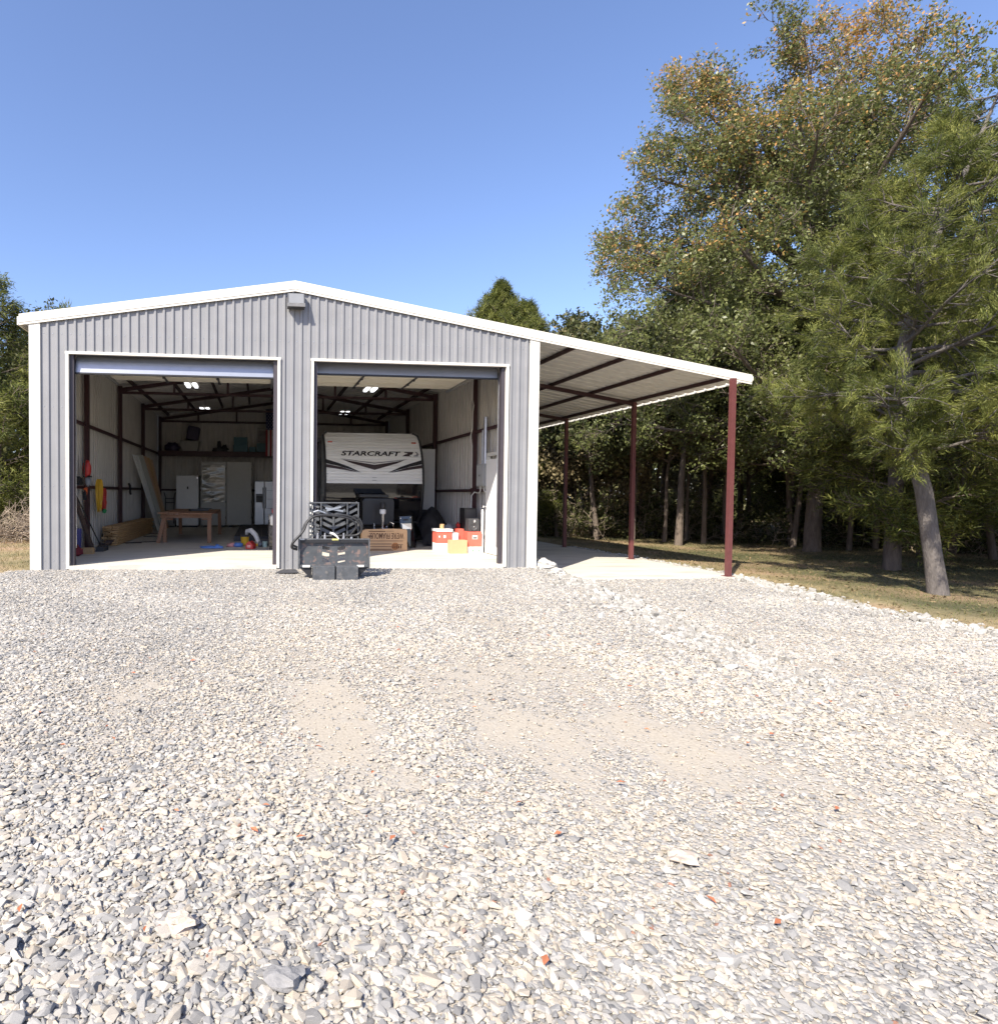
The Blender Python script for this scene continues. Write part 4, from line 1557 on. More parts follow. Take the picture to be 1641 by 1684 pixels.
# hand truck against the back wall
t = thing('hand_truck', 'dark hand truck standing left of the white freezer', 'hand truck', (.55, 12.5, SL))
mb = MB()
for x in (.40, .72):
    mb.tube([(x, 12.45, SL + .12), (x, 12.5, 1.15), (x + (-.05 if x < .5 else .05), 12.45, 1.33)], .018, 7)
mb.build('side_rail', M_charcoal, t)
mb = MB()
for z in (.35, .65, .95, 1.1):
    mb.tube([(.40, 12.47, z), (.72, 12.47, z)], .013, 6)
mb.build('crossbar', M_charcoal, t)
MB().box(.36, .76, 12.2, 12.46, SL, SL + .015).build('toe_plate', M_charcoal, t)
for x in (.33, .75):
    MB().lathe([(.05, 0), (.12, .01), (.12, .05), (.05, .06)], 14, (x, 12.55, SL + .12), 'x').build('wheel', M_rubber, t)

# things on the shelf
ZS = 2.905
mb = MB()
mb.prism([(1.02, 12.42, ZS), (1.58, 12.42, ZS), (1.64, 12.40, ZS + .36), (.96, 12.40, ZS + .36)], (0, .5, 0))
mb.box(.94, 1.66, 12.38, 12.94, ZS + .361, ZS + .40)
solo('storage_tote', mb, M_tote, 'pale grey storage tote on the back shelf', 'tote', bevel=.006)
mb = MB()
mb.obox((1.42, 12.66, ZS + .69), (.46, .4, .54), Matrix.Rotation(R(10), 3, 'Y'))
solo('child_seat', mb, M_purple, 'dark padded seat stacked on the grey storage tote', 'seat', bevel=.06)
solo('storage_bag', MB().lump((.62, 12.6, ZS + .13), (.28, .22, .20), 8, .25, 2, 14, 8, ZS), M_purple, 'dark bag at the left end of the back shelf', 'bag', smooth=True)
solo('camouflage_bag', MB().lump((2.45, 12.6, ZS + .08), (.26, .2, .12), 9, .4, 2.5, 14, 8, ZS), M_charcoal, 'low dark bag in the middle of the back shelf', 'bag', smooth=True)
mb = MB().lump((2.40, 12.65, ZS + .24), (.09, .09, .18), 10, .3, 2.5, 12, 8)
mb.lump((2.62, 12.62, ZS + .15), (.10, .1, .13), 11, .3, 2.5, 12, 8)
solo('dark_ornament', mb, M_charcoal, 'knobbly dark ornament on the middle of the back shelf', 'ornament', smooth=True)
mb = MB().box(2.95, 3.50, 12.35, 12.85, ZS, ZS + .26).box(2.97, 3.48, 12.37, 12.83, ZS + .261, ZS + .56)
solo('teal_tote', mb, M_tealbin, 'two stacked teal totes on the back shelf', 'tote', bevel=.01)
solo('teal_case', MB().box(3.56, 3.80, 12.4, 12.8, ZS, ZS + .2), M_tealbin, 'small teal case beside the stacked teal totes', 'case', bevel=.01)
solo('teal_tote', MB().box(3.84, 4.22, 12.4, 12.85, ZS, ZS + .34), M_tealbin, 'teal tote under the flag at the right of the shelf', 'tote', bevel=.01)
t = thing('framed_picture', 'tilted framed picture standing on the teal tote beside the flag', 'picture', (4.05, 12.7, ZS + .341))
rot = Matrix.Rotation(R(6), 3, 'Y')
mb = MB().obox((4.06, 12.72, ZS + .66), (.44, .03, .60), rot)
mb.build('frame', M_tote, t)
mb = MB().obox((4.06, 12.70, ZS + .62), (.34, .006, .46), rot)
mb.build('print', mk('picture_print', (.16, .14, .14), .4, var=.8, scale=4), t)
solo('white_ball', MB().lump((1.75, 12.4, ZS + .03), (.035, .035, .035), 2, 0), M_offwhite, 'tiny white ball on the shelf edge beside the grey tote', 'ball', smooth=True)

# hanging flag
FL = thing('flag', 'stars and stripes flag hanging vertically at the end of the back shelf', 'flag', (4.65, 12.15, 2.75))
fw, fx, ft, fb, fy_ = 1.0, 4.18, 4.50, 2.74, 12.12
def fold(x, z):
    return fy_ + .025 * math.sin(x * 17) + .01 * math.sin(x * 9 + z * 2)
def cloth(x0, x1, z0, z1, dy=0.0):
    mb = MB()
    nx, nz = max(2, int((x1 - x0) / .04)), 6
    mb.add([(x0 + (x1 - x0) * i / nx, fold(x0 + (x1 - x0) * i / nx, z0 + (z1 - z0) * j / nz) - dy, z0 + (z1 - z0) * j / nz) for j in range(nz + 1) for i in range(nx + 1)],
           [(j * (nx + 1) + i, j * (nx + 1) + i + 1, (j + 1) * (nx + 1) + i + 1, (j + 1) * (nx + 1) + i) for j in range(nz) for i in range(nx)])
    return mb
cz = 3.74
can_w = fw * 7 / 13
cloth(fx, fx + can_w, cz, ft).build('canton', M_flagblue, FL)
for i in range(13):
    x0 = fx + fw * i / 13
    cloth(x0, x0 + fw / 13, fb, cz - .0005 if i < 7 else ft).build('stripe', M_flagred if i % 2 == 0 else M_flagwhite, FL)
mb = MB()
for r_ in range(11):
    for c_ in range(5 if r_ % 2 == 0 else 4):
        x = fx + can_w * (.10 + .2 * c_ + (.1 if r_ % 2 else 0))
        z = cz + (ft - cz) * (.06 + .088 * r_)
        p = [(x + (.024 if k % 2 == 0 else .010) * math.sin(math.pi * k / 5), fold(x, z) - .004, z + (.024 if k % 2 == 0 else .010) * math.cos(math.pi * k / 5)) for k in range(10)]
        mb.add(p, [tuple(reversed(range(10)))])
mb.build('star', M_flagwhite, FL)
MB().tube([(fx - .05, fy_, ft + .01), (fx + fw + .05, fy_, ft + .01)], .012, 6).build('pole', M_charcoal, FL)

# things hung on the left wall
t = thing('string_trimmer', 'red and grey power tool hung high on the left wall', 'power tool', (.2, 2.66, 1.47))
MB().lump((.20, 2.62, 1.84), (.09, .09, .19), 3, .15, 2, 12, 10).build('housing', M_red, t, smooth=True)
MB().lump((.20, 2.66, 1.57), (.08, .075, .11), 4, .2, 2, 12, 8).build('motor', M_greyplastic, t, smooth=True)
MB().tube([(.18, 2.56, 2.03), (.18, 2.50, 1.9), (.18, 2.49, 1.7), (.18, 2.54, 1.52), (.19, 2.62, 1.46)], .014, 6).build('cord', M_darkwood, t)
MB().box(.13, .28, 2.58, 2.74, 1.655, 1.69).build('guard', M_black, t)
def coil(mat, name, label, cat, x, y, z0, z1, w, turns, seed):
    rr = random.Random(seed)
    mb = MB()
    for k in range(turns):
        pts = []
        ww, dz_ = w * rr.uniform(.75, 1.15), rr.uniform(-.06, .05)
        xx = x + rr.uniform(-.03, .05)
        for i in range(15):
            a = 2 * math.pi * i / 14
            zc, hh = (z0 + z1) / 2, (z1 - z0) / 2
            pts.append((xx + .02 * math.sin(a * 2), y + ww * math.sin(a) * (1.0 - .25 * math.cos(a)), zc + hh * math.cos(a) + (dz_ if math.cos(a) < 0 else 0)))
        mb.tube(pts, .012, 5, False)
    return solo(name, mb, mat, label, cat, smooth=True)
coil(M_yellow, 'extension_cord', 'coiled yellow extension cord hanging on the left wall', 'cord', .20, 3.62, .92, 1.63, .13, 11, 1)
coil(M_red, 'extension_cord', 'coiled red cord hanging right of the yellow coil', 'cord', .22, 3.98, .92, 1.42, .10, 9, 2)
solo('glove', MB().lump((.24, 3.96, .88), (.05, .10, .06), 5, .3, 2, 10, 7), M_green, 'green cloth bundle hanging below the red cord', 'glove', smooth=True)
solo('canvas_sack', MB().lump((.20, 4.06, 1.08), (.06, .12, .20), 6, .2, 2, 12, 8), M_red, 'red bag hanging behind the red cord', 'bag', smooth=True)
t = thing('hand_clamp', 'orange clamp hooked over the lower girt', 'clamp', (.2, 2.56, 1.2))
mb = MB().tube([(.18, 2.52, 1.40), (.18, 2.64, 1.42), (.18, 2.66, 1.33), (.18, 2.60, 1.27), (.18, 2.54, 1.29)], .022, 7)
mb.build('jaw', M_orange, t)
MB().box(.15, .21, 2.47, 2.56, 1.16, 1.34).build('handle', M_black, t)
mb = MB().prism([(.12, 2.02, 1.66), (.12, 2.2, 1.62), (.12, 2.24, 1.48), (.12, 2.02, 1.48)], (.1, 0, 0))
solo('wall_bracket', mb, M_black, 'black bracket above the lower girt near the left door jamb', 'bracket')
mb = MB()
mb.tube([(.18, 7.0, 1.58), (.2, 7.06, 1.52), (.2, 7.12, 1.42), (.2, 7.08, 1.34), (.2, 7.16, 1.28)], .035, 7)
solo('hanging_hook', mb, M_black, 'black hook tool hanging on the second column', 'hook')

# leaning ladder-like plank, broom and clutter by the left jamb
t = thing('plank_ladder', 'dark weathered plank leaning on the wall just inside the left jamb', 'plank', (.35, 2.3, SL))
MB().bar((.42, 2.30, SL), (.14, 1.92, 1.22), .16, .05, (1, 0, 0)).build('board', M_darkwood, t)
for i in range(5):
    u = .15 + i * .17
    MB().obox((.44 - .28 * u, 2.27 - .38 * u, SL + 1.19 * u), (.05, .17, .04)).build('cleat', M_darkwood, t)
t = thing('push_broom', 'black-handled broom leaning beside the dark plank', 'broom', (.45, 2.75, SL))
MB().tube([(.46, 2.72, SL + .12), (.12, 2.05, 1.30)], .014, 7).build('handle', M_black, t)
MB().box(.40, .56, 2.55, 3.0, SL, SL + .10).build('head', M_charcoal, t)
solo('wood_block', MB().box(.24, .48, 2.02, 2.16, SL, SL + .13), M_wood, 'short wooden block at the foot of the dark plank', 'block', bevel=.004)
solo('navy_bucket', MB().lathe([(.08, 0), (.10, .55), (.09, .55)], 12, (.20, 1.86, SL)), M_navy, 'tall navy tube behind the left door jamb', 'tube')
mb = MB().lump((.25, 1.72, SL + .08), (.10, .14, .12), 7, .3, 2, 12, 8, SL)
solo('shop_rag', mb, mk('dark_red_cloth', (.18, .02, .03), .8), 'dark red rag on the floor by the left jamb', 'rag', smooth=True)
mb = MB()
for i, (y, a) in enumerate(((3.15, .2), (3.35, -.15), (3.55, .1))):
    mb.obox((.36 + .05 * i, y, SL + .05 + .05 * i), (.14, .40, .05), Matrix.Rotation(a, 3, 'Z'))
solo('scrap_wood', mb, M_darkwood, 'short scraps of dark wood beside the lumber stack', 'scrap wood')
solo('steel_rod', MB().tube([(.6, 4.6, SL + .02), (1.0, 5.0, SL + .02), (1.35, 5.2, SL + .02)], .012, 6), M_black, 'thin dark rod on the floor before the table', 'rod')
solo('flat_bar', MB().box(.58, 1.25, 7.1, 7.17, SL, SL + .02), M_black, 'flat dark bar on the floor beside the lumber stack', 'bar')

# low plank deck at the back right of the left bay
D = thing('wooden_platform', 'low dark plank platform on the floor before the refrigerator', 'platform', (3.85, 8.8, SL))
for i in range(6):
    x0 = 3.28 + i * .185
    MB().box(x0, x0 + .178, 5.45, 11.4, SL + .10, SL + .14).build('plank', M_deck, D)
MB().box(3.27, 4.4, 5.42, 5.448, SL + .0, SL + .135).build('rim', M_charcoal, D)

# toys on the floor
solo('toy_mat', MB().lump((2.78, 3.35, SL + .025), (.20, .12, .035), 1, .3, 2, 12, 6, SL).lump((3.0, 3.33, SL + .03), (.11, .09, .05), 2, .4, 3, 10, 6, SL), M_blue, 'flattened blue toy on the sunlit floor', 'toy', smooth=True)
solo('toy_boat', MB().lump((3.27, 3.75, SL + .04), (.10, .09, .06), 3, .3, 2, 12, 6, SL), M_pink, 'small pink toy lying between the two blue toys', 'toy', smooth=True)
solo('toy_car', MB().lump((3.45, 3.72, SL + .04), (.12, .08, .07), 4, .3, 2, 12, 6, SL), M_blue, 'blue toy beside the yellow bucket', 'toy', smooth=True)
t = thing('toy_bucket', 'yellow toy bucket beside the white toy arch', 'toy', (3.62, 4.0, SL))
MB().lathe([(.085, 0), (.105, .20), (.11, .205)], 14, (3.60, 3.92, SL + .03)).build('bucket', M_yellow, t)
MB().lathe([(.112, .206), (.112, .23), (.08, .25)], 14, (3.60, 3.92, SL + .03)).build('rim', M_charcoal, t)
t = thing('toy_slide', 'white curved toy arch behind the red toy box', 'toy', (3.75, 4.0, SL))
mb = MB()
mb.tube([(3.63, 4.18, SL + .22), (3.65, 4.15, SL + .36), (3.74, 4.1, SL + .38), (3.86, 4.05, SL + .27), (3.93, 4.0, SL + .10), (3.94, 3.98, SL)], [.035, .055, .065, .065, .055, .045], 10)
mb.build('arch', M_white, t, smooth=True)
MB().box(3.86, 3.98, 3.90, 4.0, SL, SL + .06).build('base', M_yellow, t)
t = thing('toy_house', 'red toy box house in front of the yellow bucket', 'toy', (3.74, 3.2, SL))
mb = MB().prism([(3.63, 3.12, SL), (3.80, 3.06, SL), (3.80, 3.06, SL + .10), (3.71, 3.09, SL + .19), (3.63, 3.12, SL + .12)], (.08, .20, 0))
mb.build('body', M_red, t, bevel=.01)
MB().box(3.67, 3.75, 3.075, 3.085, SL + .04, SL + .10).build('window', M_pink, t)
solo('toy_skull', MB().lump((3.97, 3.72, SL + .06), (.055, .06, .065), 5, .3, 2.5, 12, 8, SL), M_greyplastic, 'small grey and white rounded toy beside the mint cup', 'toy', smooth=True)
solo('toy_cup', MB().lathe([(.055, 0), (.06, .13), (.05, .135)], 12, (4.09, 3.72, SL)), M_mint, 'mint green cup on the floor beside the tyre', 'cup')
solo('toy_crate', MB().box(3.99, 4.2, 4.0, 4.2, SL, SL + .16), M_charcoal, 'small dark crate behind the mint cup', 'crate', bevel=.01)

# four-wheeler hidden behind the centre pier, one wheel in view
Q = thing('quad_bike', 'muddy quad bike half hidden behind the centre pier', 'quad bike', (4.75, 3.9, SL))
def quad_wheel(x, y):
    mb = MB().lathe([(.14, 0), (.28, .01), (.31, .05), (.31, .20), (.28, .24), (.14, .25)], 24, (x, y, SL + .318), 'x')
    w = mb.build('wheel', M_tread, Q, smooth=False)
    k = MB()
    for i in range(18):
        a = 2 * math.pi * i / 18
        for s, o_ in ((.02, 0), (.14, .17)):
            a2 = a + o_
            c_, sn = math.cos(a2), math.sin(a2)
            rot = Matrix.Rotation(-a2, 3, 'X')
            k.obox((x + s + .045, y + c_ * .318, SL + .335 + sn * .318 - .017), (.10, .022, .05), Matrix.Rotation(a2, 3, 'X'))
    k.build('tread_lug', M_tread, w)
for x, y in ((4.17, 3.15), (5.0, 3.15), (4.17, 4.5), (5.0, 4.5)):
    quad_wheel(x, y)
MB().box(4.5, 4.95, 2.95, 4.7, .32, .62).build('chassis', M_charcoal, Q, bevel=.03)
for y0 in (2.9, 4.25):
    mb = MB().prism([(4.18, y0, .68), (4.20, y0 + .10, .76), (4.20, y0 + .50, .78), (4.18, y0 + .62, .72), (4.18, y0 + .62, .69), (4.2, y0 + .5, .745), (4.2, y0 + .1, .725)], (1.05, 0, 0))
    mb.build('fender', M_offwhite, Q)
mb = MB().prism([(4.20, 2.86, .60), (4.44, 2.80, .60), (4.44, 2.80, .80), (4.28, 2.84, .86), (4.19, 2.86, .80)], (0, .10, 0))
mb.build('headlight_cowl', M_offwhite, Q, bevel=.02)
MB().box(4.24, 4.44, 2.90, 3.3, .87, .97).build('rack', M_red, Q, bevel=.02)
MB().lump((4.72, 4.1, .86), (.16, .42, .12), 3, .1, 1.5, 14, 8).build('seat', M_black, Q, smooth=True)
mb = MB().tube([(4.34, 3.42, 1.08), (4.55, 3.35, 1.02), (4.72, 3.32, 1.0), (4.9, 3.35, 1.02), (5.1, 3.42, 1.08)], .018, 7)
mb.tube([(4.72, 3.32, 1.0), (4.72, 3.2, .62)], .03, 7)
mb.build('handlebar', M_black, Q)

# ------------------------------------------------------------------ vegetation
def np_mesh(name, verts, faces, mat, tint=None, smooth=False):
    """verts (n,3), faces (m,k) with constant k"""
    me = bpy.data.meshes.new(name)
    k = faces.shape[1]
    me.vertices.add(len(verts))
    me.vertices.foreach_set('co', verts.astype(np.float32).ravel())
    me.loops.add(faces.size)
    me.loops.foreach_set('vertex_index', faces.astype(np.int32).ravel())
    me.polygons.add(len(faces))
    me.polygons.foreach_set('loop_start', np.arange(0, faces.size, k, dtype=np.int32))
    me.polygons.foreach_set('loop_total', np.full(len(faces), k, dtype=np.int32))
    if smooth:
        me.polygons.foreach_set('use_smooth', np.ones(len(faces), dtype=bool))
    me.materials.append(mat)
    if tint is not None:
        a = me.attributes.new('tint', 'FLOAT', 'FACE')
        a.data.foreach_set('value', tint.astype(np.float32))
    me.update(calc_edges=True)
    me.validate()
    return me


class Tree:
    def __init__(s, seed):
        s.r = np.random.default_rng(seed)
        s.v, s.f = [], []
        s.n = 0
        s.anchor, s.adir, s.aw = [], [], []

    def limb(s, pts, rads, n):
        pts = np.array(pts)
        m = len(pts)
        d = np.gradient(pts, axis=0)
        d /= np.linalg.norm(d, axis=1)[:, None] + 1e-9
        ref = np.array([.3, .95, .1])
        a = np.cross(d, ref)
        a /= np.linalg.norm(a, axis=1)[:, None] + 1e-9
        b = np.cross(d, a)
        t = np.linspace(0, 2 * np.pi, n, endpoint=False)
        ring = pts[:, None, :] + (a[:, None, :] * np.cos(t)[None, :, None] + b[:, None, :] * np.sin(t)[None, :, None]) * np.array(rads)[:, None, None]
        s.v.append(ring.reshape(-1, 3))
        i = np.arange(m - 1)[:, None] * n
        k = np.arange(n)[None, :]
        k2 = (k + 1) % n
        f = np.stack([i + k, i + k2, i + n + k2, i + n + k], -1).reshape(-1, 4) + s.n
        s.f.append(f)
        s.n += m * n

    def path(s, p, d, ln, segs, wob, up):
        pts = [np.array(p, float)]
        d = np.array(d, float)
        d /= np.linalg.norm(d)
        for i in range(segs):
            d = d + s.r.normal(0, wob, 3) + np.array([0, 0, up])
            d /= np.linalg.norm(d)
            pts.append(pts[-1] + d * ln / segs)
        return pts

    def to(s, p, q, segs, wob, bow=.0):
        p, q = np.array(p, float), np.array(q, float)
        L_ = np.linalg.norm(q - p)
        pts = [p]
        off = np.zeros(3)
        for i in range(1, segs + 1):
            t = i / segs
            off = off + s.r.normal(0, wob * L_ / segs, 3)
            pts.append(p + (q - p) * t + off * (1 - t * .3) + np.array([0, 0, bow * L_ * math.sin(math.pi * t)]))
        return pts

    def branch(s, pts, r0, r1, level, maxl, nchild, clen, spread, up, nside, start=.25, twig=.5):
        m = len(pts)
        s.limb(pts, np.linspace(r0, r1, m), nside)
        pts = np.array(pts)
        total = np.linalg.norm(pts[-1] - pts[0])
        for c in range(nchild[level]):
            t = start + (1 - start) * (c + s.r.uniform(0, 1)) / nchild[level]
            x = t * (m - 1)
            i = min(int(x), m - 2)
            p = pts[i] + (pts[i + 1] - pts[i]) * (x - i)
            d = pts[i + 1] - pts[i]
            d /= np.linalg.norm(d) + 1e-9
            sd = s.r.normal(0, 1, 3)
            sd -= d * sd.dot(d)
            sd /= np.linalg.norm(sd) + 1e-9
            dd = d * (1 - spread) + sd * spread * 1.3
            ln = clen[level] * s.r.uniform(.6, 1.25) * (1.1 - .45 * t)
            rr = (r0 + (r1 - r0) * t) * .5
            if level + 1 >= maxl:
                cp = s.path(p, dd, ln, 2, .18, up)
                if s.r.uniform() < .55:
                    s.limb(cp, [max(rr, .006), max(rr * .7, .005), .003], 3)
                for q in (.25, .5, .75, 1.0):
                    j = min(int(q * 2), 1)
                    s.anchor.append(cp[j] + (cp[j + 1] - cp[j]) * (q * 2 - j))
                    s.adir.append(cp[2] - cp[0])
            else:
                cp = s.path(p, dd, ln, 4, .13, up)
                s.branch(cp, max(rr, .012), .006, level + 1, maxl, nchild, clen, spread, up, max(3, nside - 2), .2)

    def wood(s, name, mat):
        v = np.concatenate(s.v)
        f = np.concatenate(s.f)
        return np_mesh(name, v, f, mat, smooth=True)

    def leaves(s, name, mat, per, size, aspect, spread, tintf, align=.35, droop=.2, tri=False):
        A_ = np.array(s.anchor)
        D = np.array(s.adir)
        D /= np.linalg.norm(D, axis=1)[:, None] + 1e-9
        n = len(A_)
        idx = np.repeat(np.arange(n), per)
        N_ = len(idx)
        c = A_[idx] + s.r.normal(0, spread, (N_, 3))
        ax = s.r.normal(0, 1, (N_, 3)) * (1 - align) + D[idx] * align * 2 + np.array([0, 0, -droop])
        ax /= np.linalg.norm(ax, axis=1)[:, None] + 1e-9
        nn = s.r.normal(0, .8, (N_, 3)) + np.array([0, 0, .7])
        sd = np.cross(ax, nn)
        sd /= np.linalg.norm(sd, axis=1)[:, None] + 1e-9
        up = np.cross(sd, ax)
        L_ = size * s.r.uniform(.55, 1.35, N_)[:, None]
        W_ = L_ * aspect
        p0 = c - ax * L_ * .5
        p2 = c + ax * L_ * .5
        p1 = c + sd * W_ * .5 + up * W_ * .12
        p3 = c - sd * W_ * .5 + up * W_ * .12
        t = tintf(c, idx, s.r)
        if tri:
            v = np.stack([p0 + sd * W_ * .3, p2, p0 - sd * W_ * .5], 1).reshape(-1, 3)
            f = np.arange(N_ * 3).reshape(-1, 3)
        else:
            v = np.stack([p0, p1, p2, p3], 1).reshape(-1, 3)
            f = np.arange(N_ * 4).reshape(-1, 4)
        return np_mesh(name, v, f, mat, np.clip(t, 0, 1))


def put(name, trunk_me, crown_me, label, loc, rot=0, scl=1.0, group=None, cat='tree'):
    t = thing(name, label, cat, loc, group)
    t.rotation_euler = (0, 0, rot)
    t.scale = (scl, scl, scl) if not isinstance(scl, tuple) else scl
    for nm, me in (('trunk', trunk_me), ('crown', crown_me)):
        o = bpy.data.objects.new(nm, me)
        COL.objects.link(o)
        o.parent = t
    return t


# --- the tall elm behind the carport
EB = np.array([20.87, 5.95, gz(20.87, 5.95) - .1])
el = Tree(11)
fork = np.array([.35, 0, 5.4])
tr_pts = el.to((0, 0, 0), fork, 7, .05)
el.limb([(0, 0, -.2), (0, 0, .0), (0, 0, .25)] + tr_pts[1:], [.34, .27, .225] + list(np.linspace(.21, .18, 7)), 12)
tips = [(-6.3, .6, 9.4), (-6.3, -1.5, 7.5), (-6.2, 1.6, 5.9), (-5.0, -.8, 11.6), (-3.4, .9, 14.1), (-1.6, -.4, 15.1), (.5, .3, 16.1), (2.5, -.6, 16.2),
        (3.4, .6, 13.4), (-5.2, -2.6, 8.3), (-3.4, -3.4, 10.6), (-.8, -3.6, 12.2), (1.4, -3.6, 10.6), (3.4, -2.6, 9.0), (-1.2, 3.2, 12.4), (2.0, 3.0, 11.8),
        (-5.4, -3.2, 5.2), (-2.8, -4.2, 6.2), (.2, -4.2, 7.4), (3.2, -3.2, 6.4), (4.0, 1.5, 10.2), (-4.8, 2.6, 9.6), (-6.0, 1.2, 4.2), (-3.6, -3.2, 3.7), (1.6, -3.4, 4.6), (4.0, .4, 5.0),
        (-3.5, .2, 14.6), (-4.8, 0, 12.9), (-5.8, .3, 11.2), (-6.2, .2, 8.6), (-6.1, -.6, 6.8), (-4.4, .4, 8.6), (-4.2, -1.2, 6.6), (-2.4, -2.0, 8.8), (-2.2, -1.5, 12.2), (.6, -2.0, 13.4)]
main = [el.to(fork, (.55, .1, 9.0), 4, .05), el.to(fork, (-.5, -.1, 8.6), 4, .05), el.to(fork, (1.3, .3, 8.3), 4, .05)]
for mp in main:
    el.limb(mp, np.linspace(.20, .15, 5), 9)
mains = np.array([p for mp in main for p in mp])
for tp in tips:
    tp = np.array(tp)
    low = tp[2] < 7.2
    cand = np.array(tr_pts[3:]) if low else mains
    dist = np.abs(tp[2] - cand[:, 2] - .55 * np.linalg.norm(tp[:2] - cand[:, :2], axis=1)) + .3 * np.linalg.norm(tp - cand, axis=1)
    p = cand[int(np.argmin(dist))]
    L_ = np.linalg.norm(tp - p)
    el.branch(el.to(p, tp, 7, .10, .06), .085 + .006 * L_, .02, 0, 3, [int(5 + 1.6 * L_), 6, 6], [1.55, .82, .42], .50, .07, 7, .16)
def elm_tint(c, idx, r):
    t = r.beta(2, 2.4, len(c)) * .75
    z = np.clip((c[:, 2] - 10.5) / 6, 0, 1)
    left = np.clip((-c[:, 0] - 2.0) / 5, 0, 1)
    patch = np.sin(c[:, 0] * 1.1 + 1) * np.sin(c[:, 2] * .9) * .5 + .5
    autumn = r.uniform(0, 1, len(c)) < (z * .75 + left * .28 * (c[:, 2] > 8)) * (.2 + 1.2 * patch)
    return np.where(autumn, r.uniform(.80, 1.0, len(c)), t)
print('elm anchors', len(el.anchor))
el_w = el.wood('elm_wood', M_bark)
el_l = el.leaves('elm_leaves', M_leaf, max(1, int(265000 / len(el.anchor))), .098, .55, .085, elm_tint, .25, .15)
put('elm_tree', el_w, el_l, 'tallest spreading tree with yellowing top behind the carport', tuple(EB))

# --- the leaning cedar at the lawn's near edge
ce = Tree(21)
cp = [(0, 0, -.15), (0, 0, 0), (-.12, 0, .6), (-.33, .02, 1.8), (-.60, .05, 2.7), (-.78, .05, 4.2), (-.45, 0, 5.8), (.25, 0, 7.3), (.85, 0, 8.7)]
ce.limb(cp, [.20, .145, .125, .115, .105, .095, .07, .04, .015], 12)
cpa = np.array(cp)
def spray_tree(T_, axis_pts, n, zlo, zhi, rmax, up, shape, lfac=None):
    ap = np.array(axis_pts)
    for i in range(n):
        z = zlo + (zhi - zlo) * ((i + T_.r.uniform(0, 1)) / n)
        x = np.interp(z, ap[:, 2], ap[:, 0])
        y = np.interp(z, ap[:, 2], ap[:, 1])
        a = T_.r.uniform(0, 2 * math.pi)
        ln = rmax * shape((z - zlo) / (zhi - zlo)) * T_.r.uniform(.6, 1.12)
        d = np.array([math.cos(a), math.sin(a), up * T_.r.uniform(.3, 1.3)])
        if lfac:
            ln *= lfac(d)
        pts = T_.path((x, y, z), d, ln, 5, .11, .03)
        T_.branch(pts, .012 + .012 * ln, .006, 0, 2, [int(4 + 5.0 * ln), 5], [.30 + .23 * ln, .34], .5, -.03, 5, .22)
spray_tree(ce, cp, 64, 2.3, 8.65, 2.65, .20, lambda t: (1 - t) ** .75 * (.55 + .45 * min(1, t * 5)) + .13, lfac=lambda d: .80 if d[0] < -.2 else 1.15)
def cedar_tint(c, idx, r):
    k = r.uniform(0, 1, idx.max() + 1)
    g = np.sin(c[:, 0] * 3.1 + c[:, 2] * 2.3) * np.sin(c[:, 1] * 2.9 - c[:, 2] * 1.7)
    return np.clip(.12 + .45 * k[idx] + .22 * g + r.normal(0, .14, len(c)), 0, 1)
print('cedar anchors', len(ce.anchor))
ce_w = ce.wood('cedar_wood', M_barkgrey)
ce_l = ce.leaves('cedar_leaves', M_cedar, max(1, int(330000 / len(ce.anchor))), .064, .20, .032, cedar_tint, .74, -.05, True)
put('cedar_tree', ce_w, ce_l, 'leaning cedar with grey trunk standing alone on the lawn at the right', (15.66, -1.74, gz(15.66, -1.74)))

# --- woodland templates
def broad(seed, h, rad, nl, mat, size, lowest=.16, dens=1.0, thick=1.0):
    t = Tree(seed)
    tp = t.path((0, 0, 0), (t.r.normal(0, .05), t.r.normal(0, .05), 1), h * .8, 8, .05, .03)
    t.limb([(0, 0, -.3), (0, 0, 0)] + tp[1:], [h * .020 * thick, h * .0125 * thick] + list(np.linspace(h * .0105 * thick, .02, 8)), 8)
    ta = np.array(tp)
    nb = int(24 * dens)
    for i in range(nb):
        f = lowest + (1 - lowest) * (i + t.r.uniform(0, 1)) / nb
        z = f * h * .8
        k = int(f * 7.99)
        p = ta[k] + (ta[k + 1] - ta[k]) * (f * 8 - k)
        a = i * 2.4 + t.r.uniform(-.5, .5)
        ln = rad * (1 - .72 * max(0, f - .35) / .65) * t.r.uniform(.7, 1.15)
        d = np.array([math.cos(a), math.sin(a), .25 + .8 * f])
        t.branch(t.path(p, d, ln, 5, .14, .04), h * .0055, .012, 0, 2, [int(6 + 2.2 * ln), 6], [1.15, .55], .55, .02, 5, .22)
    def tint(c, idx, r):
        k = r.uniform(0, 1, idx.max() + 1)
        return np.clip(.1 + .55 * k[idx] + r.normal(0, .14, len(c)), 0, 1)
    return t.wood('woodland_wood', M_bark), t.leaves('woodland_leaves', mat, max(1, int(nl / len(t.anchor))), size, .6, .13, tint, .2, .15)

def juniper(seed, h, rad, nl, zlo=.4):
    t = Tree(seed)
    ap = [(0, 0, -.3), (0, 0, 0), (.05, 0, h * .4), (0, .05, h)]
    t.limb(ap, [h * .022, h * .017, h * .011, .015], 7)
    spray_tree(t, ap, 75, zlo, h * .985, rad, .35, lambda u: (1 - u) ** .8 * (.6 + .4 * min(1, u * 4)) + .05)
    return t.wood('juniper_wood', M_bark), t.leaves('juniper_leaves', M_cedar, max(1, int(nl / len(t.anchor))), .15, .22, .085, cedar_tint, .70, .0, True)

